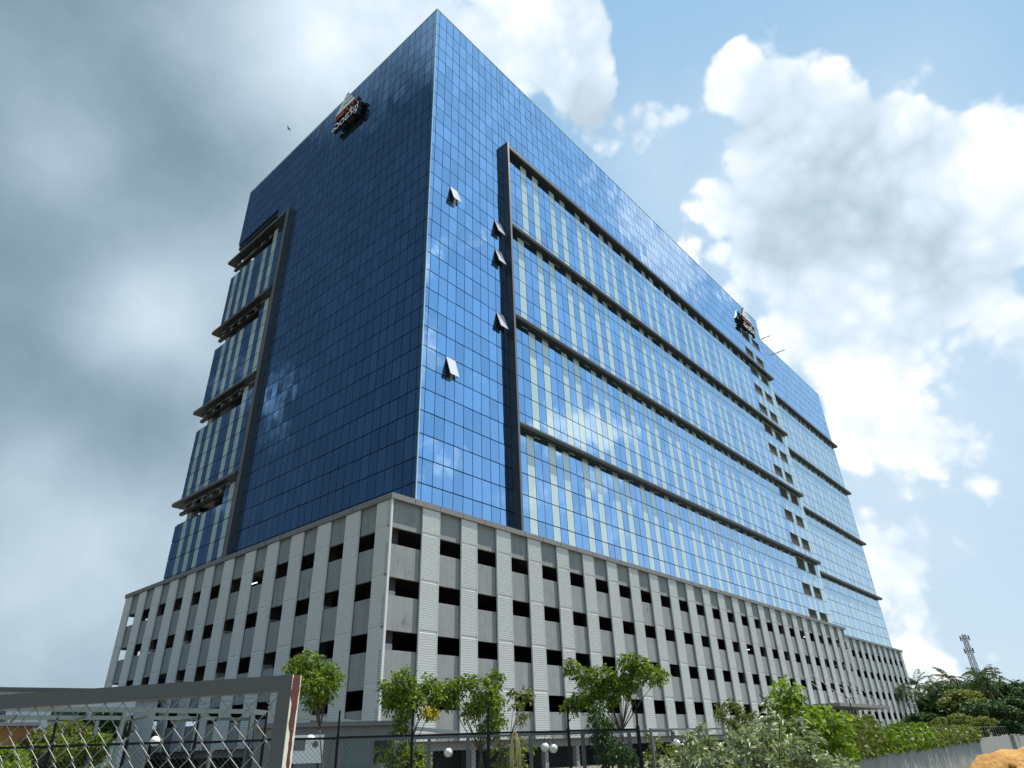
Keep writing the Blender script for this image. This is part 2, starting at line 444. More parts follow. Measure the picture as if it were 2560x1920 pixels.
# podium levels: opening bottoms / tops (absolute heights)
OB = [3.75+3.36*i for i in range(4)]
OT = [b+1.17 for b in OB]
PAR = [(1.94, OB[0])]+[(OT[i], OB[i+1]) for i in range(3)]+[(OT[3], 16.9)]
PTOP = 17.30
XE1, YE = 96.7, 45.45            # podium ends
X2, Y2 = 144.7, 2.95             # second wing: far end and set-back front
ID = .22                         # depth of parapets behind the screens

def screen_mesh(w, h, name):
    """horizontally ribbed metal screen in xz, front at y=0 going to y=.14, joints every storey"""
    b = MB(); p = .15; n = int(round(h/p)); prof = []
    for i in range(n):
        z = h*i/n; dz = h/n
        joint = (i % 22) == 21
        if joint: prof += [(0.07, z), (0.07, z+dz*.98)]
        else: prof += [(.032, z), (.003, z+dz*.30), (.0, z+dz*.70), (.032, z+dz*.76)]
    prof.append((.032, h))
    base = len(b.v)
    for (y, z) in prof:
        b.v.append((0, y, z)); b.v.append((w, y, z))
    for i in range(len(prof)-1):
        a = base+2*i
        b.f.append((a, a+1, a+3, a+2)); b.mi.append(0)
    # flat edge trims and back
    b.cur = 0
    b.box(-.035, -.006, 0, 0, .14, h); b.box(w, -.006, 0, w+.035, .14, h)
    b.face([(0, .14, 0), (0, .14, h), (w, .14, h), (w, .14, 0)])
    return b.mesh(name, MT['screen'])
SH = 16.9-1.94
scr_r = screen_mesh(1.55, SH, 'screen_right')
unit = MB().box(0, 0, 0, 1, 1, 1).mesh('parapet_unit', MT['concrete'])

def podium_face(org, ang, length, starts, width, first_gap=None):
    """org: corner point, ang: direction angle of the run; outward normal is to the right of the run"""
    Rz = Matrix.Rotation(ang, 4, 'Z')
    def P(u, v, z): return Vector(org)+Rz @ Vector((u, v, z))
    for s0 in starts:
        link('screen', scr_r, BL, P(s0, 0, 1.94), (0, 0, ang), (width/1.55, 1, 1))
    edges = [0]+[s0+width/2 for s0 in starts]+[length]
    edges = sorted(set(round(e, 3) for e in edges))
    for a, b_ in zip(edges[:-1], edges[1:]):
        if b_-a < .9: continue
        for (z0, z1) in PAR:
            o = link('parapet_panel', unit, BL, P(a+.012, ID+random.uniform(-.006, .006), z0), (0, 0, ang), (b_-a-.024, .2, z1-z0))
# right face (runs +x, outside is -y)
podium_face((0, 0, 0), 0.0, XE1, [2.93+3.9*i for i in range(24)], 1.60)
# left face (runs -y when seen with the outside on its right => start from far end)
starts_left = sorted(YE-(3.65*k+1.62) for k in range(13))
podium_face((0, YE, 0), -math.pi/2, YE-.02, [max(0.05, s_) for s_ in starts_left], 1.60)
# second wing
podium_face((XE1+.3, Y2, 0), 0.0, X2-XE1-.3, [1.2+4.0*i for i in range(12)], 1.60)
# corner post trim, bright edge at the near corner
B('corner_trim', MT['screen'], BL, (-.05, -.04, 1.9, .04, .05, 16.9))
# end walls
for (z0, z1) in PAR:
    B('parapet_panel', MT['concrete'], BL, (ID+.22, YE-.45, z0, 95, YE-.25, z1))
    B('parapet_panel', MT['concrete'], BL, (XE1-.3, ID+.22, z0, XE1-.1, Y2+.6, z1))
    B('parapet_panel', MT['concrete'], BL, (X2-.3, Y2+ID+.22, z0, X2-.1, 44, z1))
# cornices
c = MB()
c.box(-.12, -.12, 16.9, XE1+.12, .62, PTOP); c.box(-.12, .62, 16.9, .62, YE+.12, PTOP)
c.build('cornice', MT['cornice'], BL)
B('cornice', MT['cornice'], BL, (XE1+.17, Y2-.16, 16.9, X2+.16, Y2+.62, PTOP))
# joint lines along the cornice as thin cover strips
jm = MB().box(0, 0, 0, 1, 1, 1).mesh('cornice_joint', MT['frame'])
for i in range(39): link('cornice_joint', jm, BL, (2+2.42*i, -.128, 16.93), scale=(.03, .01, PTOP-16.96))
for i in range(18): link('cornice_joint', jm, BL, (-.128, 2+2.42*i, 16.93), scale=(.01, .03, PTOP-16.96))
# slabs, roof, blackout walls and columns of the parking levels
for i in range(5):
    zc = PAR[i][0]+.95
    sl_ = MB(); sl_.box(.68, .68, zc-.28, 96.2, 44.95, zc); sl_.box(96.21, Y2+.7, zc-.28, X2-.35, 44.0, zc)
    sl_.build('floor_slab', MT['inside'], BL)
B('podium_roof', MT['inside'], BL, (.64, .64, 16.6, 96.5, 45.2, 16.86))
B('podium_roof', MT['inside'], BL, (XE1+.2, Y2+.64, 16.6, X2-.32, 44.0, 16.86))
B('blackout_wall', MT['black'], BL, (9, 9, .02, 95.5, 36, 16.5))  # near-black walls added inside so the parking openings look dark
B('blackout_wall', MT['black'], BL, (97, 9.5, .02, X2-6, 36, 16.5), (X2-1.2, Y2+.46, .03, X2-1.0, 43, 16.5), (97.2, Y2+5, .04, X2-1.3, Y2+5.2, 16.45))
B('blackout_wall', MT['black'], BL, (96.75, Y2+.7, .02, 96.9, 9.4, 16.55))
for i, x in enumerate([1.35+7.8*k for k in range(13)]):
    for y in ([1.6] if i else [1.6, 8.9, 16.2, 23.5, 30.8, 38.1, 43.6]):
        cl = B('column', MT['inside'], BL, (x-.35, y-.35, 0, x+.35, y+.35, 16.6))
        if i == 0:
            for k in (1, 2):
                zz = PAR[k][0]+.97
                B('painted_band', MT['redpaint'], cl, (x-.36, y-.36, zz, x+.36, y+.36, zz+1.35))
                B('painted_band', MT['whitepaint'], cl, (x-.357, y-.357, zz+1.352, x+.357, y+.357, zz+1.75))
# lit tube lights of the car park that show in the openings
for (x, y, k) in ((17.5, 2.2, 3), (60, 2.2, 2), (67, 2.2, 2), (75, 2.4, 1), (82, 2.2, 3), (30, 2.1, 1)):
    B('tube_light', MT['tube'], BL, (x, y, OT[k]-.14, x+1.2, y+.06, OT[k]-.08))
for (y, k) in ((21, 3), (25, 1)):
    B('tube_light', MT['tube'], BL, (2.0, y, OT[k]-.14, 2.06, y+1.2, OT[k]-.08))
# ground storey under the screens: beam and dark recess with piers
bm_ = MB(); bm_.box(.5, .5, 1.42, XE1-.2, .95, 1.93); bm_.box(.5, .96, 1.42, .95, YE-.3, 1.93)
bm_.build('edge_beam', MT['cornice'], BL)
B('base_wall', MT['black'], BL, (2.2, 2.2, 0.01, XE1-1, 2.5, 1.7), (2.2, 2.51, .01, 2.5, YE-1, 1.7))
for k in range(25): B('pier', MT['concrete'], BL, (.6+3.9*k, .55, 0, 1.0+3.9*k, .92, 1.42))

# ---- tower
TX, TY = 3.08, 1.15
TXE, TYE = 95.05, 44.6
T2X, T2Y = 139.6, 3.5
ROW0, RH, NR = 17.64+1.6, 2.048, 28
ZROW = [ROW0+RH*i for i in range(NR+1)]+[77.62+1.6]
ZROW = [17.2]+ZROW            # one row tucked behind the cornice
BAND = [63.30+1.6-12.29*i for i in range(4)]      # tops of the ledges
ZT = ZROW[-1]
bd = MB()
DB = .16
bd.box(TX+DB, TY+DB, 16.9, TXE, 33.0, ZT-.05)
bd.box(TX+3.2, 33.01, 16.9, TXE-.02, TYE-2.0, ZT-.06)
bd.box(TXE+.01, T2Y+DB, 16.9, T2X, 44.0, ZT-.08)
bd.build('tower_core', MT['frame'], BL)
# end bay of the left face: storey blocks between the open slots
SLOT = []
for k, zb in enumerate(BAND):
    SLOT.append((zb-2.45, zb-.02))
SLOT.append((BAND[0]+.25, BAND[0]+2.7))
solid = []; z = 16.9
for a, b_ in sorted(SLOT): solid.append((z, a)); z = b_
solid.append((z, ZT-.055))
for a, b_ in solid:
    if b_-a > .3: B('end_bay', MT['frame'], BL, (TX+DB, 33.02, a, TX+3.19, TYE-.02, b_), (TX+3.21, TYE-1.99, a, TXE-.04, TYE-.03, b_))
for a, b_ in SLOT:
    # light end pier and short posts inside each slot, beam across its middle
    B('slot_pier', MT['concrete'], BL, (TX+.5, TYE-2.6, a, TX+1.3, TYE-1.5, b_))
    if b_-a < 2.46 and b_ in [zb-.02 for zb in BAND]:
        B('slot_beam', MT['charcoal'], BL, (TX+.12, 33.1, a+1.1, TX+.5, TYE-.1, a+1.45))
        for q in range(5):
            y_ = 34.6+2.15*q
            B('slot_post', MT['concrete'], BL, (TX+.2, y_, a+1.46, TX+.5, y_+.5, b_-.02))

# panes
PW, GAP, GAPZ = 1.12, .06, .085
panes = []     # (kind, face, u0, u1, z0, z1)
def cols(u0, u1, first=None, pw=PW):
    e = [u0]
    if first: e.append(u0+first)
    while e[-1]+pw < u1-.25: e.append(e[-1]+pw)
    e.append(u1)
    return list(zip(e[:-1], e[1:]))
FRX = (14.15, 14.40)       # frame fin on the right face
FRY = (28.85, 29.80)       # frame fin on the left face
PATT = ('BBPBP', 'BPBBP')
def zone(z):               # which ledge group a height lies in (0 = top group); None above the frame
    for k in range(4):
        lo = BAND[k+1] if k < 3 else 0
        if lo < z < BAND[k]: return k
    return None
# opened panes: (column, row) on the right face
colsR = cols(TX, FRX[0], .50, 1.108)
colsF = [(FRX[1]+.55, FRX[1]+.80)]+cols(FRX[1]+.80, 84.2, None, 1.12)
colsU = cols(FRX[0], 84.2, .5, 1.12)
LOUV = [(84.2, 88.0), (89.2, 92.9)]
opened = set()
for (px, py) in ((1127, 490), (1240, 575), (1241, 645), (1245, 800), (1119, 918)):
    d = ray(px, py); t_ = (TY-CAM[1])/d[1]; p = CAM+d*t_
    ci = min(range(len(colsR)), key=lambda i: abs((colsR[i][0]+colsR[i][1])/2-p[0]))
    ri = min(range(len(ZROW)-1), key=lambda i: abs((ZROW[i]+ZROW[i+1])/2-p[2]))
    opened.add((ci, ri))
for r in range(len(ZROW)-1):
    z0, z1 = ZROW[r], ZROW[r+1]; zm = (z0+z1)/2
    for ci, (a, b_) in enumerate(colsR):
        panes.append(('O' if (ci, r) in opened else 'B', 'R', a, b_, z0, z1))
    zn = zone(zm)
    if zn is None:
        for a, b_ in colsU: panes.append(('B', 'R', a, b_, z0, z1))
    else:
        for i, (a, b_) in enumerate(colsF):
            k = 'P' if i == 0 else PATT[zn % 2][(i-1) % 5]
            panes.append((k, 'R', a, b_, z0, z1))
    # louvre bay: dark openings every second row
    isop = (r % 2 == 0)
    segs = [(84.2, 88.0), (88.0, 89.2), (89.2, 92.9), (92.9, 93.9), (93.9, TXE)]
    for (a, b_) in segs:
        if (a, b_) in LOUV and isop:
            panes.append(('V', 'R', a, b_, z0, z1))
        elif (a, b_) in LOUV:
            n = 3
            for q in range(n):
                panes.append((('P' if q == 1 else 'B') if zn is not None else 'B', 'R', a+(b_-a)*q/n, a+(b_-a)*(q+1)/n, z0, z1))
        else:
            panes.append(('P' if a < 94 and zn is not None else 'B', 'R', a, b_, z0, z1))
    # left face
    for (a, b_) in cols(TY, FRY[0], .57):
        panes.append(('B', 'L', a, b_, z0, z1))
    inslot = any(s0-.2 < zm < s1+.2 for s0, s1 in SLOT)
    for i, (a, b_) in enumerate(cols(FRY[0], TYE, None, 1.13)):
        if zn is None:
            if not (inslot and a > 33): panes.append(('B', 'L', a, b_, z0, z1))
        else:
            if a < FRY[1]-.3: continue
            if inslot and a > 33: continue
            panes.append(('BBBPBPBBPBPBPBB'[(i+(zn % 2)) % 15], 'L', a, b_, z0, z1))
    # second wing
    for i, (a, b_) in enumerate(cols(TXE+.05, T2X, None, 1.13)):
        k = 'B' if zn is None or zm > BAND[0]-.5 else 'BPPBP'[(i+(zn % 2)*2) % 5]
        panes.append((k, 'W', a, b_, z0, z1))
def pane_pos(p):
    k, f, a, b_, z0, z1 = p
    c_ = (a+b_)/2; z = (z0+z1)/2
    return (c_, TY, z) if f == 'R' else (TX, c_, z) if f == 'L' else (c_, T2Y, z)
def area(p):
    q = np.array(pane_pos(p))-CAM
    n = np.array((0, -1, 0)) if p[1] != 'L' else np.array((-1, 0, 0))
    d = np.linalg.norm(q)
    x, y, w = q@RIGHT, q@UP, q@FWD
    if w <= 0 or abs(x/w*FPX) > 1270 or abs(y/w*FPX) > 950: return 0
    return abs(q@n)/d**3*(p[3]-p[2])*(p[5]-p[4])
pane_unit = {}
for k, mn in (('B', 'glass'), ('P', 'pale')):
    b = MB(); b.box(-.5, 0, -.5, .5, .10, .5)
    b.mi = [0 if f_ == 2 else 1 for f_ in range(6)]; pane_unit[k] = b.mesh('pane_unit', [MT[mn], MT['frame']])
for kind, nm, many in (('B', 'glass_pane', 'glass_panes_beyond'), ('P', 'pale_glass_pane', 'pale_panes_beyond')):
    ps = sorted([p for p in panes if p[0] == kind], key=area, reverse=True)
    V, Q = [], []
    for i, p in enumerate(ps):
        w, h = p[3]-p[2]-GAP, p[5]-p[4]-GAPZ
        c_ = pane_pos(p)
        ax, az = rng.normal(0, .0040), rng.normal(0, .0045)
        rz = {'R': 0, 'W': 0, 'L': -math.pi/2}[p[1]]
        if i < 300:
            link(nm, pane_unit[kind], BL, c_, (ax, 0, rz+az), (w, 1, h))
        else:
            M3 = (Matrix.Rotation(rz+az, 3, 'Z') @ Matrix.Rotation(ax, 3, 'X'))
            b0 = len(V)
            for (u, y, v) in ((-.5,0,-.5),(.5,0,-.5),(.5,0,.5),(-.5,0,.5),(-.5,.1,-.5),(.5,.1,-.5),(.5,.1,.5),(-.5,.1,.5)):
                q = M3 @ Vector((u*w, y, v*h)); V.append((q.x+c_[0], q.y+c_[1], q.z+c_[2]))
            for f in ((0,1,2,3),(4,0,3,7),(1,5,6,2),(3,2,6,7),(0,4,5,1)): Q.append([b0+j for j in f])
    me = np_mesh(many, np.array(V), np.array(Q), MT['glass' if kind == 'B' else 'pale']); me.materials.append(MT['frame'])
    me.polygons.foreach_set('material_index', [0 if i % 5 == 0 else 1 for i in range(len(Q))])
    tag(link(many, me, BL), kind='stuff')
# awning windows pushed open: pane hinged at its top edge, dark reveal behind
ow = MB(); ow.box(-.5, 0, -1, .5, .05, 0)
ow_me = ow.mesh('open_pane', mat('bright_pane', (.62, .64, .70), .10, spec=.9))
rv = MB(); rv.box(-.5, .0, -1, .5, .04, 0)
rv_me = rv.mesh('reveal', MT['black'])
for p in [q for q in panes if q[0] == 'O']:
    w, h = p[3]-p[2]-GAP, p[5]-p[4]-GAP
    c_ = pane_pos(p)
    o = link('open_window', ow_me, BL, (c_[0], c_[1]-.04, p[5]-GAP/2), (R(-17), 0, 0), (w, 1, h))
    o2 = link('window_opening', rv_me, BL, (c_[0], c_[1]+.08, p[5]-GAP/2), (0, 0, 0), (w, 1, h))
    sd = MB(); tz = math.sin(R(17))*h
    for sgn in (-1, 1):
        x_ = c_[0]+sgn*(w/2-.02); zt = p[5]-GAP/2
        sd.obox((x_, c_[1]+.05, zt-h*.95), (x_, c_[1]-tz*.9, zt-h*.90), .03, .05)
    sd.build('window_stay', MT['blackmetal'], BL)
# recessed louvre openings
for p in [q for q in panes if q[0] == 'V']:
    if p[4] < ZROW[0]-.1: continue
    a, b_, z0, z1 = p[2]+.06, p[3]-.06, p[4]+.03, p[5]-.03
    v = MB(); dpt = .14
    v.face([(a, TY+dpt, z0), (b_, TY+dpt, z0), (b_, TY+dpt, z1), (a, TY+dpt, z1)])
    v.build('vent_opening', MT['recess'], BL)
    tr = MB()
    tr.box(a-.07, TY-.05, z1-.02, b_+.07, TY+.13, z1+.05); tr.box(a-.07, TY-.05, z0-.05, b_+.07, TY+.13, z0+.02)
    tr.box(a-.07, TY-.05, z0+.021, a, TY+.13, z1-.021); tr.box(b_, TY-.05, z0+.021, b_+.07, TY+.13, z1-.021)
    tr.build('vent_frame', MT['pale'], BL)
# frames and ledges on the right face
B('vertical_fin', [MT['charcoal']], BL, (FRX[0], TY-.88, 17.25, FRX[1]-.02, TY+.12, BAND[0]+.12))
B('fin_facing', MT['greycl'], BL, (FRX[0]-.012, TY-.905, 17.25, FRX[1], TY-.882, BAND[0]+.14))
B('fin_return', MT['pale'], BL, (FRX[1]+.02, TY-.02, 17.25, FRX[1]+.52, TY+.1, BAND[0]))
def ledge(x0, x1, zt, y, prj=.72, th=.44):
    L = MB(); L.box(x0, y-prj+.03, zt-th, x1, y+.12, zt-.04)
    o = L.build('ledge', MT['charcoal'], BL)
    f = MB(); f.box(x0-.01, y-prj, zt-.20, x1+.03, y-prj+.027, zt); f.box(x0-.01, y-prj+.028, zt-.037, x1+.03, y+.02, zt-.005)
    f.build('ledge_facing', MT['greycl'], o)
for zt in BAND:
    ledge(FRX[1]+.01, 94.6, zt, TY)
    ledge(TXE+1.4, T2X+.9, zt-.1, T2Y)
# left face: fin and ledges
B('vertical_fin', MT['charcoal'], BL, (TX-.50, FRY[0], 17.25, TX+.12, FRY[1]-.02, BAND[0]+.5))
B('fin_facing', MT['greycl'], BL, (TX-.53, FRY[0]+.25, 17.25, TX-.505, FRY[1], BAND[0]+.52))
for zt in BAND:
    L = MB(); L.box(TX-.78, FRY[1]+.01, zt-.42, TX+.15, TYE+.25, zt)
    o = L.build('ledge', MT['charcoal'], BL)
    B('ledge_facing', MT['greycl'], o, (TX-.81, FRY[1]+.01, zt-.3, TX-.785, TYE+.27, zt+.02))
    B('ledge', MT['charcoal'], BL, (TX+.16, TYE-.4, zt-.42, TX+8, TYE+.25, zt-.002))
# roof edge capping
B('roof_coping', MT['pale'], BL, (TX-.05, TY-.05, ZT-.03, TXE, TY+.5, ZT+.10), (TX-.05, TY+.51, ZT-.03, TX+.5, TYE, ZT+.10))
B('roof_coping', MT['pale'], BL, (TXE+.02, T2Y-.05, ZT-.05, T2X+.05, T2Y+.5, ZT+.08))
# corner mullion
B('corner_mullion', MT['pale'], BL, (TX-.02, TY-.02, 17.3, TX+.06, TY+.06, ZT-.04))
# davit arms reaching over the roof edge of the far wing
for x in (104.6, 113.0):
    b = MB(); b.tube([(x, T2Y+1.5, ZT-.1), (x, T2Y+1.5, ZT+1.3)], .10, 6)
    b.tube([(x, T2Y+1.5, ZT+1.25), (x+.5, T2Y-1.7, ZT+1.45)], .09, 6)
    b.tube([(x, T2Y+1.2, ZT+.3), (x+.3, T2Y-.4, ZT+1.35)], .05, 5)
    b.build('davit_arm', MT['steel'], BL)
# scaffold ladder hanging on the far corner
b = MB()
for dx in (0, .7):
    b.tube([(T2X+.9+dx, T2Y+.4, 17.3), (T2X+.9+dx, T2Y+.4, 26.5)], .06, 5)
for k in range(14): b.tube([(T2X+.9, T2Y+.4, 17.6+.65*k), (T2X+1.6, T2Y+.4, 17.6+.65*k+(.3 if k % 2 else 0))], .05, 4)
b.build('ladder', MT['steel'], BL)
# entrance canopy with tie rods
cn = MB(); cn.box(70, -4.6, 4.75, 93, .3, 5.15)
co = cn.build('entrance_canopy', MT['cornice'], BL)
for x in (71, 76.5, 82, 87.5, 92):
    b = MB(); b.tube([(x, -4.2, 5.1), (x, .3, 9.2)], .045, 5); b.build('tie_rod', MT['steel'], co)
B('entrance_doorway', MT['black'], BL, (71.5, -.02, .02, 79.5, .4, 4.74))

# ------------------------------------------------------------------ rooftop signs
_probe = bpy.data.curves.new('probe', 'FONT')
def text_mesh(txt, size, depth, name):
    cu = bpy.data.curves.new(name, 'FONT'); cu.body = txt; cu.size = size; cu.extrude = depth/2; cu.resolution_u = 3
    cu.offset = .012
    o = bpy.data.objects.new(name, cu); COL.objects.link(o)
    dg = bpy.context.evaluated_depsgraph_get()
    me = bpy.data.meshes.new_from_object(o.evaluated_get(dg))
    bpy.data.objects.remove(o); bpy.data.curves.remove(cu)
    me.name = name
    if len(me.vertices) == 0: return None, (0, 0, 0, 0)
    co = np.empty(len(me.vertices)*3, np.float32); me.vertices.foreach_get('co', co); co = co.reshape(-1, 3)
    co[:, 2] += depth/2
    me.vertices.foreach_set('co', co.ravel()); me.update()
    return me, (co[:, 0].min(), co[:, 0].max(), co[:, 1].min(), co[:, 1].max())
def two_face(me, front, side=None):
    me.materials.clear(); me.materials.append(front); me.materials.append(side or MT['signblack'])
    nz = [0 if p.normal.z > .7 else 1 for p in me.polygons]
    me.polygons.foreach_set('material_index', nz); me.update()
def prism(poly, d0, d1, name, front):
    b = MB(); n = len(poly)
    b.face([(x, y, d1) for x, y in poly]); b.face([(x, y, d0) for x, y in reversed(poly)])
    for i in range(n):
        (x0, y0), (x1, y1) = poly[i], poly[(i+1) % n]
        b.face([(x0, y0, d0), (x1, y1, d0), (x1, y1, d1), (x0, y0, d1)])
    me = b.mesh(name, [front]); two_face(me, front); return me
SIGN = []
SIGN.append(('logo_wedge', prism([(0, 0), (1.35, 0), (2.45, 2.85), (2.05, 2.85)], .35, .9, 'logo_wedge', MT['signwhite'])))
def stripe(y0, y1):
    lx = lambda y: 1.45+(2.45-1.45)*y/2.85
    rx = lambda y: 4.32-(4.32-2.50)*y/2.85
    return [(lx(y0), y0), (rx(y0), y0), (rx(y1), y1), (lx(y1), y1)]
for (a, b_) in ((0, .78), (.98, 1.62), (1.8, 2.4)):
    SIGN.append(('logo_stripe', prism(stripe(a, b_), .35, .9, 'logo_stripe', MT['signwhite'])))
x = .05
for ch in 'EMBASSY':
    me, bb = text_mesh(ch, 1.18, .55, 'letter_'+ch)
    if me is None: continue
    two_face(me, MT['orange'])
    SIGN.append(('letter', me, (x-bb[0], -1.02, .35))); x += (bb[1]-bb[0])+.10
XL = x
x = -.35
for ch, sz, dy in (('\u0C8E', 2.1, 0), ('\u0C82', 2.1, 0), ('\u0CAC', 2.1, 0), ('\u0CC6', 2.1, 0), ('\u0CB8', 1.8, .12)):
    me, bb = text_mesh(ch, sz, .55, 'kannada')
    if me is None: continue
    two_face(me, MT['signwhite'])
    if ch == '\u0CC6': SIGN.append(('letter', me, (x-1.15-bb[0], -2.80+dy-bb[2]+.95, .35))); continue
    SIGN.append(('letter', me, (x-bb[0], -2.80+dy-bb[2], .35))); x += (bb[1]-bb[0])+.10
me, bb = text_mesh('\u0CB8', .85, .55, 'kannada_sub')
if me is not None:
    two_face(me, MT['signwhite']); SIGN.append(('letter', me, (x-.85, -3.15, .35)))
def make_sign(label, M4):
    root = empty('company_sign'); root.matrix_world = M4
    tag(root, label, 'sign', 'rooftop signs on the glass tower')
    for it in SIGN:
        link(it[0], it[1], root, it[2] if len(it) > 2 else (0, 0, 0))
    b = MB()
    b.box(.1, -.12, .02, 4.2, -.04, .5); b.box(-.2, -1.2, .02, 5.4, -1.12, .5)
    b.build('sign_rail', MT['signblack'], root)
SZ = 73.45+1.6
make_sign('white pyramid logo sign with red EMBASSY letters on the dark shaded glass face',
          Matrix(((0, 0, -1, TX+.0), (-1, 0, 0, 19.85), (0, 1, 0, SZ), (0, 0, 0, 1))))
make_sign('white pyramid logo sign with red EMBASSY letters above the column of vent openings',
          Matrix(((1, 0, 0, 84.3), (0, 0, -1, TY), (0, 1, 0, SZ+.1), (0, 0, 0, 1))))

# ------------------------------------------------------------------ foliage tools
def leaf_cloud(P, N_, L, W_, droop=0.0, bend=.25):
    """P centres (n,3), N_ leaf directions (n,3), L lengths, W_ widths -> rhombic leaves as quads"""
    n = len(P)
    d = N_/np.linalg.norm(N_, axis=1, keepdims=True)
    r = rng.normal(size=(n, 3)); s = np.cross(d, r); s /= np.linalg.norm(s, axis=1, keepdims=True)+1e-9
    L = np.broadcast_to(np.asarray(L, float).reshape(-1, 1), (n, 1)); W_ = np.broadcast_to(np.asarray(W_, float).reshape(-1, 1), (n, 1))
    u = np.cross(s, d)
    a = P; b = P+d*L*.45+s*W_*.5+u*L*bend*.2; c = P+d*L-np.array([0, 0, 1])*L*droop; e = P+d*L*.45-s*W_*.5+u*L*bend*.2
    V = np.stack([a, b, c, e], 1).reshape(-1, 3)
    Q = np.arange(4*n).reshape(-1, 4)
    return V, Q
def rand_dirs(n, up=0.0):
    v = rng.normal(size=(n, 3)); v[:, 2] += up
    return v/np.linalg.norm(v, axis=1, keepdims=True)
def twigs(centres, radii, ntw, nleaf, tl, L, W_, up=.3, droop=.25):
    """leafy twigs starting inside each clump"""
    Ps, Ds = [], []
    for c_, r_ in zip(centres, radii):
        k = max(3, int(ntw*r_))
        o = rand_dirs(k)*(rng.random((k, 1))**.45)*r_*np.array([1, 1, .8])
        dd = o/np.linalg.norm(o, axis=1, keepdims=True)*.7+rand_dirs(k, up)*.7
        dd /= np.linalg.norm(dd, axis=1, keepdims=True)
        for j in range(nleaf):
            t = (j+.5)/nleaf
            p = np.asarray(c_)+o+dd*tl*t-np.array([0, 0, 1])*droop*tl*t*t
            side = np.cross(dd, rand_dirs(k)); side /= np.linalg.norm(side, axis=1, keepdims=True)
            Ps.append(p); Ds.append(dd*.5+side*.9-np.array([0, 0, .25]))
    P = np.concatenate(Ps); Dd = np.concatenate(Ds)
    sc = rng.uniform(.7, 1.25, len(P))
    return leaf_cloud(P, Dd, L*sc, W_*sc, droop=.15)
def join(parts):
    V, Q, o = [], [], 0
    for v, q in parts: V.append(v); Q.append(q+o); o += len(v)
    return np.concatenate(V), np.concatenate(Q)

def slim_tree(name, base, clumps, label, leafm, group=None, tl=.21, L=.105, W_=.052, ntw=250, nleaf=8, trunk_r=.035, stems=1, cat='tree', droop=.3):
    """base (x,y,0); clumps: [(offset xyz from base, radius)]"""
    root = empty(name, tuple(base)); tag(root, label, cat, group)
    b = MB()
    cl = [np.array(c_[0], float) for c_ in clumps]
    low = min(c_[2] for c_ in cl); mid = np.mean(cl, axis=0)
    fork = np.array([mid[0]*.55, mid[1]*.55, max(.5, low*.72)])
    for s_ in range(stems):
        j = rng.normal(0, .05, (3, 2))
        b.tube([(0+.06*s_, 0, -.05), (fork[0]*.35+j[0, 0]+.1*s_, fork[1]*.35+j[0, 1], fork[2]*.4), (fork[0]*.7+j[1, 0], fork[1]*.7+j[1, 1], fork[2]*.75), tuple(fork)],
               [trunk_r, trunk_r*.85, trunk_r*.75, trunk_r*.65], 7)
    for c_, (o_, r_) in zip(cl, clumps):
        m_ = (fork+c_)/2+rng.normal(0, .06, 3)
        b.tube([tuple(fork), tuple(m_), tuple(c_)], [trunk_r*.6, trunk_r*.42, trunk_r*.2], 5)
        for q in range(5):
            e = c_+rand_dirs(1)[0]*r_*.8
            b.tube([tuple(m_*.4+c_*.6), tuple((c_+e)/2+rng.normal(0, .03, 3)), tuple(e)], [trunk_r*.28, trunk_r*.2, trunk_r*.1], 4)
    b.build('trunk', MT['bark'], root, smooth=True)
    V, Q = twigs(cl, [c_[1] for c_ in clumps], ntw, nleaf, tl, L, W_, droop=droop)
    link('crown', np_mesh('crown', V, Q, leafm), root)
    return root
def off(px, py, dist, base):
    p = at(px, py, dist); return tuple(p-np.array(base))
def px_tree(name, bpx, bpy_, dist, cl, label, leafm, **k):
    base = ground(bpx, bpy_, dist)
    mpp = dist/FPX*1.02
    clumps = []
    for (x, y, r_) in cl:
        o = np.array(off(x, y, dist+rng.uniform(-.35, .35), base))
        clumps.append((tuple(o), r_*mpp*rng.uniform(.52, .78)))
    return slim_tree(name, base, clumps, label, leafm, **k)

# ------------------------------------------------------------------ black fence in front of the compound
FA = np.array([-10.6, -24.8]); FB = np.array([-25.2, -13.5])
fu = (FB-FA)/np.linalg.norm(FB-FA); fn = np.array([fu[1], -fu[0]])     # fn points to the building side
if fn@np.array([1, 1]) < 0: fn = -fn
def on_fence(px, shift=0.0):
    d = ray(px, 1860)[:2]; o = FA+fn*shift
    A = np.array([[d[0], -fu[0]], [d[1], -fu[1]]]); t = np.linalg.solve(A, o-CAM[:2])
    return o+fu*t[1], t[1]
FEN = empty('chain_link_fence', (FA[0], FA[1], 0)); tag(FEN, 'black chain link fence with tall posts standing before the parking podium', 'fence')
FO = Vector((FA[0], FA[1], 0))
def fl(p, z): return (p[0]-FA[0], p[1]-FA[1], z)
posts = [1600, 1423, 1222, 1031, 844, 660, 488, 313, 130, -60]
pp = [on_fence(x)[0] for x in posts]
for i, p in enumerate(pp):
    b = MB(); w = .075 if i == 0 else .062
    lean = rng.normal(0, .012, 2)
    b.obox(fl(p, 0), fl(p+lean, 1.95), w, w, (fu[0], fu[1], 0)); b.obox(fl(p+lean, 1.95), fl(p+lean-fn*.05, 2.46), .045, .045, (fu[0], fu[1], 0))
    b.build('post', MT['blackmetal'], FEN)
for a, b_ in zip(pp[:-1], pp[1:]):
    b = MB(); b.obox(fl(a, 1.875+rng.normal(0, .006)), fl(b_, 1.875+rng.normal(0, .006)), .04, .05); b.build('rail', MT['blackmetal'], FEN)
b = MB(); ln = float(np.linalg.norm(pp[-1]-pp[0])); n = int((ln+1.8)/.11)
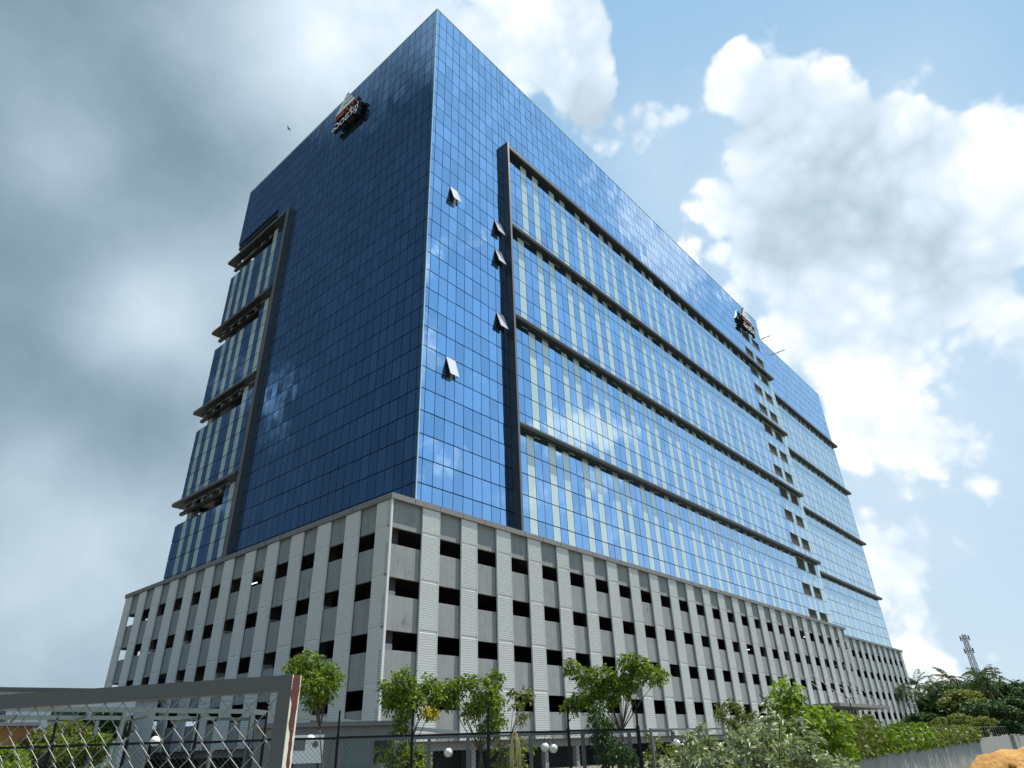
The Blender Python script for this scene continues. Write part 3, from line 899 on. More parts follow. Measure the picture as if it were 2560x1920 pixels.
for i in range(n):
    for sgn in (1, -1):
        u0 = i*.11-(1.8 if sgn > 0 else 0)
        a0, a1 = u0, u0+1.8*sgn
        if sgn < 0: a0, a1 = i*.11, i*.11-1.8
        z0, z1 = .05, 1.85
        lo, hi = max(0, min(a0, a1)), min(ln, max(a0, a1))
        if hi-lo < .05: continue
        f0 = (lo-a0)/(a1-a0); f1 = (hi-a0)/(a1-a0)
        p0 = pp[0]+fu*lo-fn*.0; p1 = pp[0]+fu*hi
        b.tube([fl(p0, z0+(z1-z0)*f0), fl(p1, z0+(z1-z0)*f1)], .0032, 3, cap=False)
tag(b.build('chain_link', MT['fencewire'], FEN), kind='stuff')
# trellis of grey posts just behind it
TR = empty('garden_trellis', (FA[0], FA[1], 0)); tag(TR, 'grey steel garden trellis right behind the black fence', 'trellis')
tps = [(on_fence(x, .9)[0]) for x in (1685, 1575, 1458, 1327, 1170, 1073, 930, 827)]
for p in tps:
    b = MB(); b.obox(fl(p, 0), fl(p, 1.80), .085, .085, (fu[0], fu[1], 0)); b.build('post', MT['trelliss'], TR)
b = MB(); b.obox(fl(tps[0], 1.83), fl(tps[-1], 1.83), .07, .055); b.build('beam', MT['trelliss'], TR)
# white globe lights hanging from it
gm = MB().sphere((0, 0, 0), .115, 16, 10, .95).mesh('globe', MT['globe'], True)
wm = MB().tube([(0, 0, .1), (0, 0, .42)], .006, 4).mesh('wire', MT['blackmetal'])
def globe(p, z, label, wl_=.42):
    root = empty('globe_light', (p[0], p[1], z)); tag(root, label, 'lamp', 'white globe lights hung along the trellis')
    link('globe', gm, root); link('wire', wm, root, scale=(1, 1, wl_/.42))
for px, py, lab in ((1121, 1881, 'single white globe light under the trellis'), (1362, 1868, 'left globe of a touching pair of white globe lights'),
                    (1383, 1871, 'right globe of a touching pair of white globe lights'), (1690, 1858, 'small white globe light where the trellis ends'),
                    (775, 1849, 'white globe light in front of the white air conditioner'), (386, 1853, 'white globe light seen through the grey mesh gate')):
    p, _ = on_fence(px, .9); z = at(px, py, float(np.linalg.norm(p-CAM[:2])))[2]
    globe(p, z, lab, max(.16, 1.82-z))
# rope looped over the fence rail
p, _ = on_fence(1286, -.05); b = MB()
for k in range(4):
    w = .045+.04*k; dz = .70+.16*k
    pts = [fl(p+fu*(w*math.sin(t)*.8)-fn*(.03+.02*k), 1.90-dz*(1-math.cos(t))/2) for t in np.linspace(-math.pi, math.pi, 20)]
    b.tube(pts, .0085, 5, cap=False)
ro = b.build('rope', MT['rope'], loc=(FA[0], FA[1], 0), smooth=True); tag(ro, 'yellow rope looped over the black fence rail', 'rope')

# ------------------------------------------------------------------ concrete boundary wall with fence and creepers
WP = [np.array(q) for q in ((-10.6, -24.85), (2.3, -24.88), (17.7, -23.5), (49.0, -20.6), (119.0, -16.9))]
WALL = empty('boundary_wall', (WP[0][0], WP[0][1], 0)); tag(WALL, 'low stained concrete boundary wall running beside the office block', 'wall')
def wl2(p, z): return (p[0]-WP[0][0], p[1]-WP[0][1], z)
for a, b_ in zip(WP[:-1], WP[1:]):
    L_ = float(np.linalg.norm(b_-a)); k = max(1, int(round(L_/4.2))); d_ = (b_-a)/L_
    for i in range(k):
        p0 = a+d_*(L_*i/k+.008); p1 = a+d_*(L_*(i+1)/k-.008)
        b = MB(); b.obox(wl2(p0, -.11), wl2(p1, -.11+rng.normal(0, .006)), .22, 1.82)
        b.build('wall_panel', MT['wallc'], WALL)
F2 = empty('wall_top_fence', (WP[0][0], WP[0][1], 0)); tag(F2, 'dark mesh fence along the top of the concrete boundary wall', 'fence')
for a, b_ in zip(WP[:-1], WP[1:]):
    L_ = float(np.linalg.norm(b_-a)); k = max(1, int(round(L_/2.6))); d_ = (b_-a)/L_
    for i in range(k):
        p0 = a+d_*(L_*i/k); p1 = a+d_*(L_*(i+1)/k)
        b = MB(); b.obox(wl2(p0, .8), wl2(p0, 1.88), .05, .05, (1, 0, 0)); b.build('post', MT['trelliss'], F2)
        b = MB(); b.obox(wl2(p0, 1.85), wl2(p1, 1.85), .035, .04); b.build('rail', MT['trelliss'], F2)
# creepers
def along(s_):
    for a, b_ in zip(WP[:-1], WP[1:]):
        L_ = np.linalg.norm(b_-a)
        if s_ <= L_: return a+(b_-a)*s_/L_
        s_ -= L_
    return WP[-1]
CR = [(7.5, 13.0, .95, 'olive creeper covering the wall fence beside the pale bush', 'leafolive', 1.15),
      (13.0, 22.0, 1.25, 'tall bushy creeper rising over the wall fence', 'leafolive', 1.35),
      (22.0, 40.0, 1.05, 'dense dark creeper on the middle of the wall fence', 'leaf', 1.1),
      (40.0, 72.0, .95, 'far neat creeper hedge along the wall fence', 'leafolive', 1.0)]
for (s0, s1, hh, lab, lm, k) in CR:
    n = int(1500*(s1-s0)**.55*k)
    q = np.array([along(s_) for s_ in rng.uniform(s0, s1, n)])
    o_ = along(s0)
    und = .25*np.sin(q[:, 0]*1.9)+.18*np.sin(q[:, 0]*.7+1)+.1*np.sin(q[:, 0]*4.3)
    z = .72+(hh+und*.8)*rng.random(n)**.7
    P = np.stack([q[:, 0]-o_[0], q[:, 1]-o_[1]+rng.normal(-.05, .17, n), z], 1)
    lsz = .10+.0016*np.linalg.norm(q-CAM[:2], axis=1)
    V, Q = leaf_cloud(P, rand_dirs(n, -.2), lsz*1.5, lsz*.75, droop=.2)
    root = empty('creeper', (o_[0], o_[1], 0)); tag(root, lab, 'creeper', 'creepers on the boundary wall')
    link('foliage', np_mesh('foliage', V, Q, MT[lm]), root)
    b = MB()
    for s_ in np.arange(s0+.3, s1, 1.1):
        p = along(s_)-o_; b.tube([(p[0], p[1]+.16, 0), (p[0]+.1, p[1]+.1, .8), (p[0]+rng.normal(0, .2), p[1], 1.7)], [.02, .015, .006], 4)
    b.build('stem', MT['bark'], root)

# ------------------------------------------------------------------ young trees and shrubs
G = 'young trees planted behind the black fence'
px_tree('young_tree', 822, 1900, 21, [(745, 1668, 30), (770, 1655, 38), (800, 1680, 42), (830, 1690, 36), (775, 1715, 40), (815, 1722, 34), (790, 1745, 22)],
        'slim young tree with a round crown beside the gate post', MT['leaf'], group=G, trunk_r=.028)
yt = px_tree('young_tree', 1010, 1900, 20.5, [(1010, 1695, 34), (975, 1722, 30), (1020, 1730, 40), (1070, 1712, 28), (1085, 1735, 24), (1040, 1755, 30), (985, 1755, 24), (1075, 1775, 18), (1005, 1790, 16), (1000, 1830, 20)],
        'young tree with one yellowing leaf clump standing before the podium corner', MT['leaf'], group=G, trunk_r=.03)
V, Q = twigs([off(1078, 1784, 20.4, ground(1010, 1900, 20.5)), off(1066, 1780, 20.4, ground(1010, 1900, 20.5))], [.13, .09], 200, 6, .12, .09, .05)
link('yellow_leaves', np_mesh('yellow_leaves', V, Q, leaf_mat('leaf_yellow', (.45, .36, .03), (.62, .50, .05))), yt)
px_tree('young_tree', 1215, 1900, 21, [(1120, 1722, 26), (1150, 1712, 22), (1175, 1705, 18), (1130, 1752, 20), (1210, 1722, 34), (1235, 1700, 26), (1200, 1760, 34), (1240, 1760, 26), (1180, 1775, 22), (1240, 1800, 22), (1220, 1825, 22)],
        'spreading young tree with a bare forked branch at its side', MT['leaf'], group=G, trunk_r=.032, stems=2)
px_tree('sapling', 1232, 1900, 20.6, [(1290, 1738, 14), (1312, 1735, 14), (1325, 1742, 8), (1298, 1775, 14), (1308, 1790, 12)],
        'sparse sapling with a few leaf tufts on thin leaning stems', MT['leafolive'], group=G, trunk_r=.02, ntw=110, stems=2)
px_tree('young_tree', 1580, 1900, 21.5, [(1432, 1668, 22), (1460, 1690, 26), (1500, 1690, 40), (1540, 1700, 36), (1575, 1655, 34), (1600, 1665, 34), (1625, 1680, 26), (1648, 1690, 18), (1580, 1700, 34), (1560, 1722, 28), (1500, 1722, 26), (1520, 1745, 20), (1440, 1755, 20), (1475, 1745, 24), (1425, 1765, 14)],
        'tallest young tree with two joined crowns on bent thin stems', MT['leaf'], group=G, trunk_r=.032, stems=2)
px_tree('climbing_shrub', 1500, 1915, 19.6, [(1500, 1775, 16), (1492, 1800, 18), (1510, 1822, 20), (1505, 1850, 22), (1530, 1870, 22), (1520, 1895, 24), (1555, 1885, 22), (1575, 1900, 20)],
        'leafy climber hanging under the tallest young tree', MT['leafdark'], group='shrubs behind the black fence', trunk_r=.02, cat='shrub')
for (x0, y0, lab, lm) in ((1000, 1880, 'leafy shrub around the trunk of the yellow leafed tree', 'leafolive'), (965, 1905, 'small bright shrub low by the fence left of the yellow leafed tree', 'leafbright'),
                      (1045, 1895, 'small bright shrub touching a fence post', 'leafbright'), (1255, 1895, 'olive shrub below the forked tree', 'leafolive'),
                      (1300, 1870, 'light green shrub beside the hanging rope', 'leaf'), (1640, 1880, 'trailing vine near the fence corner post', 'leafolive'), (1700, 1895, 'vine mass under the last globe light', 'leaf')):
    px_tree('shrub', x0, 1990, 20.2, [(x0-8, y0-22, 16), (x0+10, y0, 20), (x0-6, y0+22, 22), (x0+4, y0+45, 24)], lab, MT[lm], group='shrubs behind the black fence', cat='shrub', trunk_r=.015, ntw=90, nleaf=7)
px_tree('bright_tree', 2030, 1900, 23, [(1965, 1715, 20), (1955, 1745, 16), (1985, 1735, 16), (1975, 1765, 18), (1945, 1772, 16), (2000, 1790, 26), (2040, 1795, 26), (2070, 1785, 16), (1980, 1810, 28), (2030, 1830, 28), (2080, 1820, 20), (2095, 1800, 12), (2010, 1860, 30), (2060, 1870, 28), (2100, 1860, 18), (2110, 1890, 20)],
        'bright yellow green leafy tree rising behind the pale bush', MT['leafbright'], trunk_r=.04, ntw=90, nleaf=7, L=.17, W_=.10, tl=.36, stems=2)
px_tree('dark_shrub', 1835, 1900, 22, [(1805, 1775, 18), (1835, 1765, 14), (1860, 1785, 18), (1820, 1800, 20), (1890, 1800, 22), (1850, 1810, 20), (1930, 1815, 22)],
        'dark leafed small tree peeping above the pale bush', MT['leafolive'], trunk_r=.03, ntw=90, L=.13, W_=.06)
# pale bush with rosettes of long narrow leaves
bs = ground(1900, 1900, 14.5)
root = empty('pale_bush', tuple(bs)); tag(root, 'big pale silvery bush with long narrow leaves before the wall', 'bush')
Ps, Ds, Ls = [], [], []
b = MB()
rt = np.array(RIGHT)*[1, 1, 0]; rt /= np.linalg.norm(rt); fw = np.array(FWD)*[1, 1, 0]; fw /= np.linalg.norm(fw)
for k in range(290):
    a = rng.uniform(0, 2*math.pi); rr = rng.random()**.5
    u, v = rr*math.cos(a), rr*math.sin(a)
    top = 1.75*math.sqrt(max(.02, 1-(abs(u)**2.4)))*(1-.15*v*v)
    top += .22*math.sin(u*7+.6)+.16*math.sin(u*15+v*5)+rng.normal(0, .10)
    z = top*rng.uniform(.25, 1.0)**.6
    c_ = rt*u*1.75+fw*v*1.3+np.array([0, 0, z])
    if k % 3 == 0: b.tube([(c_[0]*.15, c_[1]*.15, 0), tuple(c_*[.6, .6, .55]), tuple(c_)], [.025, .016, .008], 4)
    n = 26
    ax = np.array([u*.5, v*.5, 1.0]); ax /= np.linalg.norm(ax)
    dd = rand_dirs(n)*.95+ax*.75
    Ps.append(np.repeat(c_[None], n, 0)+rng.normal(0, .035, (n, 3))); Ds.append(dd); Ls.append(rng.uniform(.13, .25, n))
V, Q = leaf_cloud(np.concatenate(Ps), np.concatenate(Ds), np.concatenate(Ls), np.concatenate(Ls)*.24, droop=.35)
link('foliage', np_mesh('foliage', V, Q, MT['leafpale']), root)
b.build('stem', MT['bark'], root)

# ------------------------------------------------------------------ steel shelter frame, cabin, air conditioner
def z_at(px, py, z):
    d = ray(px, py); t = (z-CAM[2])/d[2]; return CAM+d*t
PE = empty('shelter_frame'); P0 = z_at(631, 1779, 3.0); PE.location = (P0[0], P0[1], 0)
tag(PE, 'green grey steel shelter frame standing behind the black fence', 'shelter')
def lo(p, z=None): return (p[0]-P0[0], p[1]-P0[1], p[2] if z is None else z)
PLft = P0+np.array([-9.5, -.1, 0]); PR_ = at(1143, 1832, 40)
bk = np.array([1.2, 5.2, 0])
for a, b_, w, h in ((P0, PLft, .10, .15), (P0, PR_, .10, .17), (P0+bk, PLft+bk, .08, .14), (P0+bk+[0, 0, -.02], P0+[0, 0, -.25], .07, .12), (PLft+bk+[0, 0, -.02], PLft+[0, 0, -.25], .07, .12)):
    b = MB(); b.obox(lo(a), lo(b_), w, h); b.build('beam', MT['greensteel'], PE)
for k in range(1, 5):
    a = P0+(PLft-P0)*k/5; b = MB(); b.obox(lo(a+[0, 0, -.2]), lo(a+bk+[0, 0, -.15]), .05, .08); b.build('purlin', MT['greensteel'], PE)
for q in (P0, PLft, P0+(PLft-P0)*.48, P0+bk, PLft+bk, P0+bk+(PLft-P0)*.5, P0+(PR_-P0)*.25, P0+(PR_-P0)*.62):
    b = MB(); b.obox(lo(q, 0), lo(q, q[2]-.1), .12, .12, (1, 0, 0)); b.build('post', MT['greensteel'], PE)
ca = ground(830, 1850, 27); ang = math.atan2(ca[1]-CAM[1], ca[0]-CAM[0])-math.pi/2
CB = empty('site_cabin', tuple(ca), ang); tag(CB, 'flat roofed grey site cabin behind the fence near the gate post', 'cabin')
B('wall', MT['cabin'], CB, (-2.6, .2, 0, 2.2, 3, 2.36)); B('roof', MT['greycl'], CB, (-2.75, .0, 2.37, 2.4, 3.2, 2.52))
B('door', MT['greensteel'], CB, (.5, .16, 0, 1.35, .19, 2.0)); B('ledge', MT['whitemetal'], CB, (-1.2, -.1, .98, 2.0, .19, 1.03))
B('window', MT['darkglass'], CB, (1.5, .16, 1.2, 2.1, .19, 1.9))
ac = at(769, 1849, 25.6)
AC = empty('air_conditioner', (ac[0], ac[1], 1.70), ang); tag(AC, 'white air conditioner unit on the site cabin by the gate post', 'air conditioner')
b = MB(); b.box(-.52, 0, -.42, .52, .42, .40); b.build('casing', MT['whitemetal'], AC)
b = MB(); b.box(-.44, -.012, -.05, -.06, -.001, .30); b.build('grille', MT['cabin'], AC)
b = MB(); b.tube([(.26, -.012, .12), (.26, -.001, .12)], .10, 14); b.build('badge', MT['greycl'], AC)
for sx in (-.4, .4):
    b = MB(); b.box(sx-.03, .1, -1.695, sx+.03, .16, -.43); b.build('stand_leg', MT['blackmetal'], AC)

# ------------------------------------------------------------------ mesh gate close to the camera
g0 = at(742, 1687, 2.40); g1 = at(0, 1738, 3.30)
gu = (g1-g0)[:2]; gu /= np.linalg.norm(gu); GZ = 1.6+2.40*math.tan(R(5.23))
GT = empty('mesh_gate', (g0[0], g0[1], 0), math.atan2(gu[1], gu[0])); tag(GT, 'grey painted steel gate leaf filled with chain link mesh', 'gate')
GW = 2.7; T_ = .047
B('gate_post', MT['gatepaint'], GT, (0, -T_/2, .06, T_, T_/2, GZ)); B('gate_post', MT['gatepaint'], GT, (GW, -T_/2, 0, GW+T_, T_/2, GZ))
B('top_bar', MT['gatepaint'], GT, (T_+.0008, -T_/2+.001, GZ-T_*1.02, GW-.001, T_/2-.001, GZ-.001))
B('bottom_bar', MT['gatepaint'], GT, (T_+.0008, -T_/2+.001, .10, GW-.001, T_/2-.001, .10+T_))
B('drop_bolt', MT['blackmetal'], GT, (T_*.3, -.01, 0, T_*.6, .01, .058))
B('edge_plate', mat('cream_paint', (.62, .60, .50), .55, var=.15, vscale=30, streak=.1), GT, (-.003, -T_/2+.0005, .07, -.0006, T_/2-.0005, GZ-.002))
# rust flake with ragged edges on the edge plate
b = MB(); zs = np.linspace(GZ-.0, GZ-.345, 26); rg = np.random.default_rng(3)
lft, rgt = [], []
for i, z in enumerate(zs):
    t = i/25
    lft.append(-T_/2+.006+.010*t+rg.normal(0, .0012)); rgt.append(T_/2-.002-.006*(t > .22)-.010*(t > .45)-.005*t+rg.normal(0, .002))
for i in range(25):
    b.face([(-.0042, lft[i], zs[i]), (-.0042, rgt[i], zs[i]), (-.0042, rgt[i+1], zs[i+1]), (-.0042, lft[i+1], zs[i+1])])
    b.face([(-.0042, rgt[i], zs[i]), (-.003, rgt[i]+.001, zs[i]), (-.003, rgt[i+1]+.001, zs[i+1]), (-.0042, rgt[i+1], zs[i+1])])
tag(b.build('rust_patch', mat('rust', (.055, .011, .006), .85, col2=(.13, .030, .013), var=.7, vscale=70, bump=.5, bscale=200), GT), 'ragged red brown rust patch on the post edge')
# interlocked zigzag wires
PCH = .080; DZ = .044
ncol = int((GW-T_)/PCH*2); nrow = int((GZ-.2)/DZ)
for i in range(0, int((GW-T_)/PCH*2)+1):
    b = MB(); pts = []
    u0 = T_+i*PCH/2
    for r in range(nrow+1):
        z = GZ-T_-.0-r*DZ
        if z < .13: break
        sgn = 1 if ((r+i) % 2) else 0
        uu = u0+(PCH*.54 if sgn else -.04*PCH)
        uu = min(max(uu, T_+.002), GW-.002)
        y = .0035*(1 if sgn else -1)
        wob = rng.normal(0, .0012)
        # rounded knuckle at each bend
        pts += [(uu+(-.005 if sgn else .005)+wob, y*.3, z+DZ*.13), (uu+wob, y, z), (uu+(-.005 if sgn else .005)+wob, y*.3, z-DZ*.13)]
    b.tube(pts, .0016, 5, cap=False)
    b.build('mesh_wire', MT['wire'], GT, smooth=True)

# ------------------------------------------------------------------ soil heap
hp = ground(2650, 1900, 8.6)
b = MB(); nu, nv = 60, 22
for j in range(nv+1):
    for i in range(nu):
        t = 2*math.pi*i/nu; r_ = j/nv
        rad = 2.15*r_*(1+.12*math.sin(3*t+1)+.06*math.sin(7*t))
        z = 1.46*max(0, 1-r_**1.7)
        nz = .05*math.sin(9*r_*math.cos(t)*2.2+1.3)*math.cos(8*r_*math.sin(t)*2.0)+rng.normal(0, .024)
        b.v.append((rad*math.cos(t), rad*math.sin(t), max(0 if j == nv else -.02, z+nz*(1 if j < nv else 0))))
for j in range(nv):
    for i in range(nu):
        i2 = (i+1) % nu; b.f.append((j*nu+i, (j+1)*nu+i, (j+1)*nu+i2, j*nu+i2)); b.mi.append(0)
hr = empty('soil_heap', tuple(hp)); tag(hr, 'loose orange soil heap in front of the concrete wall', 'heap')
b.build('heap', MT['soil'], hr, smooth=True)
cl = MB()
for k in range(260):
    t = rng.uniform(0, 2*math.pi); r_ = rng.random()**.5*.9
    z = 1.46*max(0, 1-r_**1.7); s_ = rng.uniform(.015, .05)
    cl.sphere((2.15*r_*math.cos(t), 2.15*r_*math.sin(t), z+.01), s_, 6, 4, .7)
tag(cl.build('clods', MT['soil'], hr), kind='stuff')

# ------------------------------------------------------------------ lamp posts by the podium
for x, z, lab in ((43.4, 5.0, 'double armed lamp post nearest the podium corner'), (69.5, 5.6, 'double armed lamp post beside the entrance canopy'), (98.2, 5.6, 'double armed lamp post by the far podium wing')):
    root = empty('lamp_post', (x, -6, 0)); tag(root, lab, 'lamp post', 'lamp posts along the podium')
    b = MB(); b.tube([(0, 0, 0), (0, 0, z-.15)], [.09, .06], 8); b.build('pole', MT['blackmetal'], root)
    for sg in (-1, 1):
        b = MB(); b.obox((0, 0, z-.2), (sg*1.25, 0, z+.12), .05, .05); a_ = b.build('arm', MT['blackmetal'], root)
        b = MB(); b.obox((sg*.75, 0, z+.02), (sg*1.35, 0, z+.17), .22, .07); b.build('lamp_head', MT['greycl'], a_)

# ------------------------------------------------------------------ far trees, palms, telecom tower, houses
def crown_mesh(seed, n, rx, rz, leafm, lsz):
    r_ = np.random.default_rng(seed)
    k = 22
    c_ = r_.normal(size=(k, 3)); c_ /= np.linalg.norm(c_, axis=1, keepdims=True); c_ *= r_.random((k, 1))**.4*.75
    c_[:, 2] = np.abs(c_[:, 2])*1.0-.18
    per = n//k; Ps = []
    for q in c_:
        o = r_.normal(size=(per, 3)); o /= np.linalg.norm(o, axis=1, keepdims=True); o *= (r_.random((per, 1))**.33)*r_.uniform(.22, .36)
        Ps.append(q+o)
    P = np.concatenate(Ps)*[rx, rx, rz]
    V, Q = leaf_cloud(P, rand_dirs(len(P), .15), lsz*r_.uniform(.6, 1.3, len(P)), lsz*.6*r_.uniform(.6, 1.3, len(P)))
    return np_mesh('crown', V, Q, leafm)
CM = {}
for i, (lm, nm) in enumerate((('leafdark', 'dark'), ('leaf', 'green'), ('leafbright', 'bright'), ('leafolive', 'olive'))):
    CM[nm] = [crown_mesh(10+i*3+j, 5200, 5.2, 4.6, MT[lm], .62) for j in range(2)]
tk = MB(); tk.tube([(0, 0, -.2), (.2, .1, 3), (.1, .3, 7)], [.32, .24, .14], 7)
for q in range(6):
    a = q*1.05; tk.tube([(.15, .2, 4.2+.4*q), (1.6*math.cos(a), 1.6*math.sin(a), 6+.4*q), (3.2*math.cos(a), 3.2*math.sin(a), 7.2+.4*q)], [.13, .09, .04], 5)
TK = tk.mesh('trunk', MT['bark'], True)
def far_tree(px, ytop, dist, kind, lab, j=0, grp='trees beyond the far end of the office block', w=1.0):
    b_ = ground(px, 1900, dist); top = at(px, ytop, dist)[2]
    s_ = top/10.9
    root = empty('broadleaf_tree', tuple(b_), rng.uniform(0, 6.28)); tag(root, lab, 'tree', grp)
    link('trunk', TK, root, scale=(s_, s_, s_)); link('crown', CM[kind][j], root, (0, 0, 8.0*s_), (0, 0, 0), (s_*w, s_*w, s_*.92))
    link('lower_foliage', CM[kind][1-j], root, (.6, .3, 3.6*s_), (0, 0, 1.7), (s_*w*.95, s_*w*.95, s_*.85))
FT = [(2290, 1752, 175, 'dark', 'dark tree touching the far end of the podium'), (2325, 1742, 185, 'dark', 'dark dense tree second from the far podium end'),
      (2365, 1732, 180, 'dark', 'rounded dark tree between the podium and the telecom mast'), (2400, 1722, 190, 'dark', 'dark tree just before the telecom mast'),
      (2440, 1706, 200, 'green', 'mid green tree below the telecom mast'), (2478, 1700, 190, 'dark', 'tall dark tree at the foot of the telecom mast'),
      (2520, 1698, 195, 'dark', 'tall dark tree beneath the coconut palms'), (2565, 1690, 185, 'dark', 'tall dark tree beyond the soil heap'),
      (2455, 1725, 140, 'olive', 'light olive green tree in the far grove'), (2505, 1742, 135, 'dark', 'dark tree in front of the far grove beside the olive one'),
      (2545, 1755, 125, 'dark', 'lower dark tree at the grove edge beyond the soil heap'), (2390, 1790, 130, 'olive', 'olive low tree at the foot of the far grove'),
      (2430, 1785, 120, 'olive', 'olive low tree in front of the light olive one'), (2340, 1775, 140, 'dark', 'low dark tree in front of the grove near the podium'),
      (2490, 1792, 110, 'olive', 'small olive tree above the end of the creeper hedge'), (2600, 1730, 150, 'dark', 'dark tree at the outer edge of the far grove'),
      (2310, 1790, 150, 'dark', 'small dark tree at the base of the podium end')]
for i, (px, y, d_, k, lab) in enumerate(FT): far_tree(px, y, d_, k, lab, i % 2, w=1.4)
def palm(px, ytop, dist, lab, seed):
    r_ = np.random.default_rng(seed)
    b_ = ground(px, 1900, dist); H = at(px, ytop, dist)[2]-1.2
    root = empty('coconut_palm', tuple(b_)); tag(root, lab, 'palm', 'coconut palms in the far grove')
    b = MB(); lx = r_.normal(0, .6, 2)
    b.tube([(0, 0, -.2), (lx[0]*.4, lx[1]*.4, H*.5), (lx[0], lx[1], H)], [.22, .16, .12], 7); b.build('trunk', MT['bark'], root, smooth=True)
    Ps, Ds, Ls = [], [], []
    rb = MB()
    for k in range(20):
        a = r_.uniform(0, 6.28); el = r_.uniform(-.5, 1.25); fl_ = r_.uniform(3.2, 4.4)
        d = np.array([math.cos(a)*math.cos(el), math.sin(a)*math.cos(el), math.sin(el)])
        p = np.array([lx[0], lx[1], H]); pts = []
        for j in range(12):
            pts.append(tuple(p)); d = d+np.array([0, 0, -.105]); d /= np.linalg.norm(d); p = p+d*fl_/12
            sd = np.cross(d, [0, 0, 1]); sd /= np.linalg.norm(sd)+1e-6
            for sg in (-1, 1):
                for q in range(2):
                    Ps.append(p+d*fl_/24*q); Ds.append(sd*sg*.8+d*.55+np.array([0, 0, -.35])); Ls.append(.95*math.sin(math.pi*(j+1.5)/14)+.25)
        rb.tube(pts, [.05]*4+[.035]*4+[.018]*4, 4, cap=False)
    V, Q = leaf_cloud(np.array(Ps), np.array(Ds), np.array(Ls), .13, droop=.2)
    cr_ = link('fronds', np_mesh('fronds', V, Q, MT['palmleaf']), root); rb.build('midrib', MT['palmleaf'], cr_)
for i, (px, y, d_, lab) in enumerate(((2286, 1705, 165, 'short coconut palm showing beside the far podium end'), (2352, 1694, 190, 'slender coconut palm before the mast'),
        (2380, 1700, 185, 'coconut palm with ragged fronds before the mast'), (2408, 1704, 180, 'bushy coconut palm just before the mast'), (2440, 1680, 195, 'coconut palm right in front of the mast foot'),
        (2512, 1668, 170, 'tallest coconut palm with wide drooping fronds'), (2545, 1682, 165, 'coconut palm next to the tallest one'), (2330, 1722, 178, 'low coconut palm amid the dark trees'))):
    palm(px, y, d_, lab, 40+i)
# lattice telecom mast
tb = ground(2482, 1800, 250); top = at(2440, 1584, 250)[2]
root = empty('telecom_mast', tuple(tb)); tag(root, 'steel lattice telecom mast rising over the far trees', 'mast')
def leg(k, z):
    w = 1.5-.9*z/top; a = k*math.pi/2+.5; return (w*math.cos(a), w*math.sin(a), z)
for k in range(4):
    b = MB(); b.tube([leg(k, 0), leg(k, top)], .09, 4); b.build('leg', MT['steel'], root)
b = MB(); nz = 16
for i in range(nz):
    z0, z1 = top*i/nz, top*(i+1)/nz
    for k in range(4):
        b.tube([leg(k, z0), leg((k+1) % 4, z1)], .05, 4); b.tube([leg((k+1) % 4, z0), leg(k, z1)], .05, 4); b.tube([leg(k, z1), leg((k+1) % 4, z1)], .05, 4)
b.build('bracing', MT['steel'], root)
for z in (top-1, top-4.5):
    for k in range(6):
        a = k*1.047; b = MB(); b.box(-.09, -.07, -.7, .09, .07, .7)
        b.build('antenna', MT['greycl'], root, loc=(1.25*math.cos(a), 1.25*math.sin(a), z), rot=(0, 0, a+1.57))
        b = MB(); b.tube([(.5*math.cos(a), .5*math.sin(a), z), (1.2*math.cos(a), 1.2*math.sin(a), z)], .05, 4); b.build('bracket', MT['steel'], root)
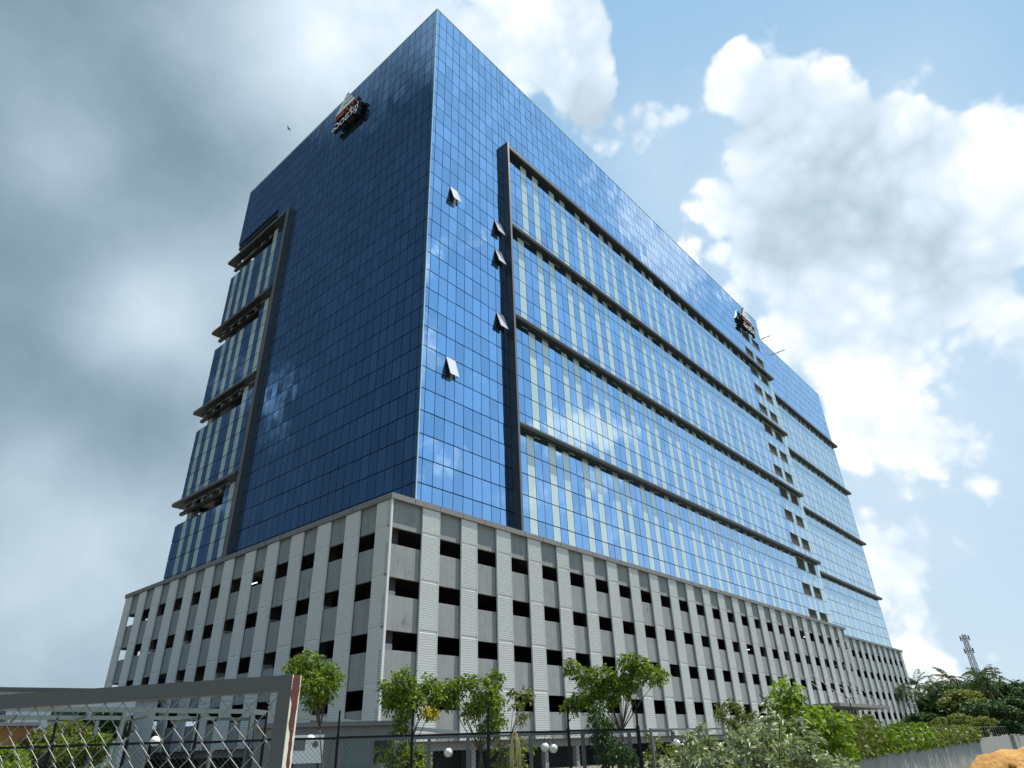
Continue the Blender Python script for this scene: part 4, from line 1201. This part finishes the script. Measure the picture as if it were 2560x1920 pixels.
# white houses and trees beyond the left side
def house(px, dist, w, d_, h, lab, wins, turn=0.0):
    p = ground(px, 1800, dist); a = math.atan2(p[1]-CAM[1], p[0]-CAM[0])-math.pi/2+turn
    root = empty('white_house', tuple(p), a); tag(root, lab, 'house')
    B('wall', MT['white'], root, (-w/2, 0, 0, w/2, d_, h)); B('roof', MT['greycl'], root, (-w/2-.3, -.4, h+.002, w/2+.3, d_+.3, h+.22))
    for (x, z, ww, hh) in wins:
        o = B('window', MT['darkglass'], root, (x, -.04, z, x+ww, -.002, z+hh)); B('sill', MT['greycl'], o, (x-.1, -.2, z-.12, x+ww+.1, -.003, z-.02))
house(30, 62, 15, 9, 6.0, 'white flat roofed house with dark strip windows left of the office block', [(-5, 4.2, 1.6, .7), (-1, 4.2, .5, .7), (2.2, 4.2, 2.2, .6), (-5, 1.2, 1.6, 1.4), (2, 1.2, 2, 1.4)])
house(235, 70, 9, 8, 6.0, 'smaller white house tucked against the podium edge', [(-3, 3.9, 1.5, 1), (1, 3.9, 1.5, 1)])
h = ground(-5, 1850, 40); a = math.atan2(h[1]-CAM[1], h[0]-CAM[0])-math.pi/2
root = empty('timber_shed', tuple(h), a); tag(root, 'small orange brown timber shed at the left edge by the white house', 'shed')
B('wall', MT['woodbrown'], root, (-2.2, 0, 0, 1.2, 3, 3.0)); B('roof', MT['cabin'], root, (-2.4, -.3, 3.01, 1.4, 3.2, 3.15)); B('door', MT['darkglass'], root, (-.4, -.03, 0, .4, -.002, 2))
for i, (px, y, d_, k, lab) in enumerate(((150, 1805, 46, 'olive', 'olive tree before the white house seen through the gate mesh'), (215, 1765, 52, 'dark', 'dark tree between the white house and the podium'),
        (95, 1830, 40, 'olive', 'low olive tree left of the dark one behind the gate'), (215, 1835, 33, 'green', 'small green tree close to the podium edge behind the gate'), (10, 1865, 26, 'bright', 'bright low shrub at the left edge behind the gate'))):
    far_tree(px, y, d_, k, lab, i % 2, 'trees seen through the gate mesh')
# a bird high over the site
bp = at(722, 322, 48)
b = MB(); b.tube([(-.28, 0, 0), (-.1, 0, .01), (.12, 0, .02), (.26, 0, .03)], [.02, .07, .065, .03], 8)
b.sphere((.29, 0, .04), .045, 8, 6)
for sg in (-1, 1):
    b.face([(.14, .04*sg, .04), (.10, .40*sg, .16), (-.02, .78*sg, .10), (-.10, .60*sg, .10), (-.08, .3*sg, .10), (-.10, .04*sg, .03)])
b.face([(-.24, .02, 0), (-.46, .09, 0), (-.44, 0, .01), (-.46, -.09, 0), (-.24, -.02, 0)])
bo = b.build('flying_bird', MT['bird'], loc=tuple(bp), rot=(0, .2, 2.2), scale=(.5, .5, .5)); tag(bo, 'tiny dark bird gliding in the sky beside the tower', 'bird')
